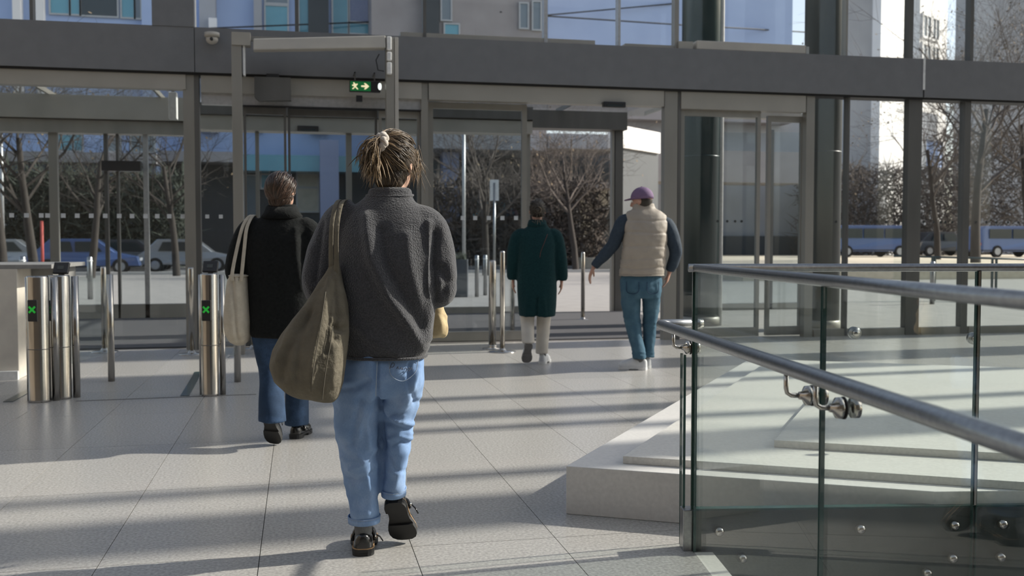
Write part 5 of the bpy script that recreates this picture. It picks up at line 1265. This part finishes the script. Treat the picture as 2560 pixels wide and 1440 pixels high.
m.rings([ering(c, a, b, 20) for c, a, b in ((V(.085, 0, .72), .082, .10), (V(.085, .06, .56), .078, .092), (V(.08, .08, .42), .072, .082), (V(.068, .08, .25), .066, .076), (V(.06, .08, .105), .066, .074))])
child('trousers', solidify(m, .009, 4, .5, lambda co, no: nz(co, (11, 11, 6), 26.) * .006), 'cream_cloth', w3)
sock(w3, J, 'L', 'sock_grey'); sock(w3, J, 'R', 'sock_grey'); add_shoe(w3, M3a, .25, 1.12, 'sneaker', ('sneaker_white', 'sneaker_sole', None))
add_shoe(w3, M3b, .26, 1.12, 'sneaker', ('sneaker_white', 'white_paint', None))
hc, hM, _s = H3; hm = MB(); hm.ball(hc + hM @ V(0, -.012, .018), (.082, .098, .100), hM, 24, 16); hm.tone = [.1] * len(hm.v)
strands(hm, hc + hM @ V(0, -.008, .015), hM, (.086, .104, .106), (.0, -.95, .05), 220, 31, (.005, .003), (40, 120), 1.0, .15, -.8, .003, (0, .8))
k0 = len(hm.v); hm.ball(hc + V(0, -.115, .005), (.04, .03, .036)); hm.tone += [.5] * (len(hm.v) - len(hm.tone))
for k in range(26):
    a = random.Random(k).uniform(0, 6.28); hm.tube([hc + V(.036 * math.cos(a + t), -.12 - .02 * math.sin(t * 1.5), .005 + .034 * math.sin(a + t)) for t in (0, .5, 1., 1.5, 2.)], .005, 5, tone=random.Random(k).uniform(.2, 1))
loose(hm, hc + V(0, -.1, -.07), [(-.3, -.3, -.5), (.3, -.3, -.5)], 24, 33, (.03, .07), .0014, (.2, .9), .035, .4)
mchild('hair', hm, 'hair_dark', w3)

# ---------------------------------------------------------------- man in the beige vest
sc4 = 250.
def W4(px, py, y=0.): return Vector(((px - 1605) / sc4, y, (924 - py) / sc4))
P4 = hz(1605, 924)
H4 = (W4(1602, 503, .0), rotm(1.05, -.06, 0), 1.1)
J = dict(pel=V(-.01, 0, .93), chest=V(-.01, 0, 1.3), neck=V(.005, 0, 1.585), Lsho=V(-.19, 0, 1.50), Lelb=V(-.30, .02, 1.24), Lwri=V(-.485, .06, 1.025), Rsho=V(.225, 0, 1.48), Relb=V(.325, -.01, 1.19), Rwri=V(.275, .04, .975),
         Lhip=V(-.10, 0, .86), Lkne=V(-.085, .05, .49), Lank=V(-.03, -.03, .10), Ltoe=V(-.18, .03, .03), Rhip=V(.085, 0, .86), Rkne=V(.085, .08, .47), Rank=V(.075, .12, .10), Rtoe=V(.0, .22, .03))
M4a = shoeM(heel=(.045, -.04, .004), yaw=math.radians(72), L=.29); M4b = shoeM(heel=(.10, .10, .004), yaw=math.radians(55), L=.29); feet(J, 'L', M4a, .29); feet(J, 'R', M4b, .29)
w4 = person(P4, 'man in a beige quilted vest, purple cap and blue jeans with one arm swung out', J, dict(hip=.14, waist=.15, chest=.16), H4, 'skin_ruddy',
            hands=[(J['Lwri'], (-.35, .1, -.9), (.7, -.2, -.2), -1, .55, 1.12), (J['Rwri'], (-.25, .1, -.95), (-1, .2, 0), 1, .5, 1.12)], voxel=.008)
m = MB()
stack(m, [(.94, -.225, .205, 0, .155), (.955, -.232, .212, 0, .165), (1.05, -.225, .225, 0, .172), (1.2, -.205, .235, -.005, .175), (1.35, -.195, .245, -.01, .165), (1.46, -.195, .25, -.008, .14), (1.54, -.185, .235, 0, .118), (1.58, -.155, .185, .004, .10), (1.605, -.105, .13, .008, .085), (1.635, -.098, .118, .01, .080), (1.660, -.094, .114, .012, .078)], 36, 2.4)
SEAM = [1.49, 1.37, 1.235, 1.115, 1.02]
def f7(co, no):
    z = co[:, 2]; d = np.zeros(len(co), np.float32)
    for s_ in SEAM: d -= .0065 * np.exp(-((z - s_ + .006 * np.sin(co[:, 0] * 14 + s_ * 9)) / .012) ** 2)
    return d + nz(co, (14, 14, 22), 12.) * .005
vs = child('vest', solidify(m, .009, 5, .5, f7), 'vest_cloth', w4)
mchild('hem', ringtube((.948, -.230, .210, 0, .163, (0, 0)), .006), 'vest_cloth', vs)
for q, pts, rd_ in (('L', [V(-.10, 0, 1.50), V(-.19, 0, 1.475), V(-.245, .01, 1.36), V(-.30, .02, 1.24), V(-.38, .04, 1.145), V(-.455, .055, 1.06), V(-.48, .06, 1.03)], [.06, .078, .074, .066, .058, .05, .042]), ('R', [V(.14, 0, 1.48), V(.232, 0, 1.45), V(.29, -.01, 1.33), V(.325, -.01, 1.19), V(.308, .015, 1.08), V(.285, .035, 1.01), V(.278, .04, .985)], [.06, .078, .074, .066, .058, .05, .042])):
    m = MB(); limb(m, pts, rd_); child('sleeve', solidify(m, .009, 4, .5, lambda co, no: nz(co, (14, 14, 12), 9.) * .006), 'navy_knit', w4)
m = MB(); stack(m, [(.98, -.20, .18, 0, .13), (.90, -.225, .195, -.005, .145), (.80, -.222, .19, -.01, .145), (.72, -.20, .175, -.005, .125)])
m.rings([ering(c, a, b, 24) for c, a, b in ((V(-.115, 0, .78), .10, .125), (V(-.112, .025, .66), .096, .115), (V(-.10, .045, .54), .086, .10), (V(-.085, .045, .44), .078, .09), (V(-.062, .02, .30), .070, .084), (V(-.038, -.012, .19), .066, .08), (V(-.03, -.025, .115), .068, .082))])
m.rings([ering(c, a, b, 24) for c, a, b in ((V(.09, 0, .78), .095, .125), (V(.095, .05, .66), .086, .112), (V(.092, .08, .54), .076, .096), (V(.086, .09, .44), .070, .088), (V(.083, .10, .30), .062, .08), (V(.08, .11, .19), .060, .076), (V(.078, .115, .115), .062, .078))])
def f8(co, no):
    d = nz(co, (11, 11, 7), 17.) * .007 + nz(co, (25, 25, 30), 4.) * .003
    for zz in (.155, .19, .46, .50): d += .004 * np.exp(-((co[:, 2] - zz + .2 * (co[:, 0] + .05) ) / .010) ** 2)
    return d
j4 = child('jeans', solidify(m, .009, 4, .5, f8), 'denim_mid', w4)
for q in (-.115, .085): mchild('back_pocket', backline(j4.data, [(q - .06, .885), (q - .055, .79), (q, .765), (q + .055, .79), (q + .06, .885)], .003), 'denim_dark', j4)
sock(w4, J, 'L', 'sock_grey'); sock(w4, J, 'R', 'sock_grey'); add_shoe(w4, M4a, .29, 1.2, 'sneaker', ('sneaker_white', 'white_paint', None))
add_shoe(w4, M4b, .29, 1.2, 'sneaker', ('sneaker_white', 'white_paint', None))
hc, hM, _s = H4; hm = MB(); hm.ball(hc + hM @ V(0, -.016, .008), (.081, .094, .098), hM, 24, 16); hm.tone = [.2] * len(hm.v); mchild('hair', hm, 'hair_dark', w4)
cp = MB(); rr = []
for k in range(9):
    a = math.radians(-8 + k * 12); rr.append([hc + hM @ (V(.098 * math.cos(a) * math.cos(b), -.006 + .118 * math.cos(a) * math.sin(b), .034 + .108 * math.sin(a))) for b in [2 * math.pi * i / 28 for i in range(28)]])
cp.rings(rr); cap_o = mchild('cap', cp, 'cap_purple', w4)
br = MB(); top = []; bot = []
for i in range(15):
    a = math.radians(25 + i * 130 / 14); top.append(hc + hM @ V(.095 * math.cos(a), -.006 + .114 * math.sin(a), .032)); 
for i in range(15):
    a = math.radians(25 + (14 - i) * 130 / 14); top.append(hc + hM @ V(.088 * math.cos(a), -.006 + .117 * math.sin(a) + .075 * math.sin((14 - i) / 14 * math.pi) ** .6, 0.032 - .016 * math.sin((14 - i) / 14 * math.pi)))
br.rings([top, [p + hM @ V(0, 0, .006) for p in top]]); mchild('brim', br, 'cap_purple', cap_o, False)
bt = MB(); bt.ball(hc + hM @ V(0, -.006, .143), (.008, .008, .005)); mchild('button', bt, 'cap_purple', cap_o)
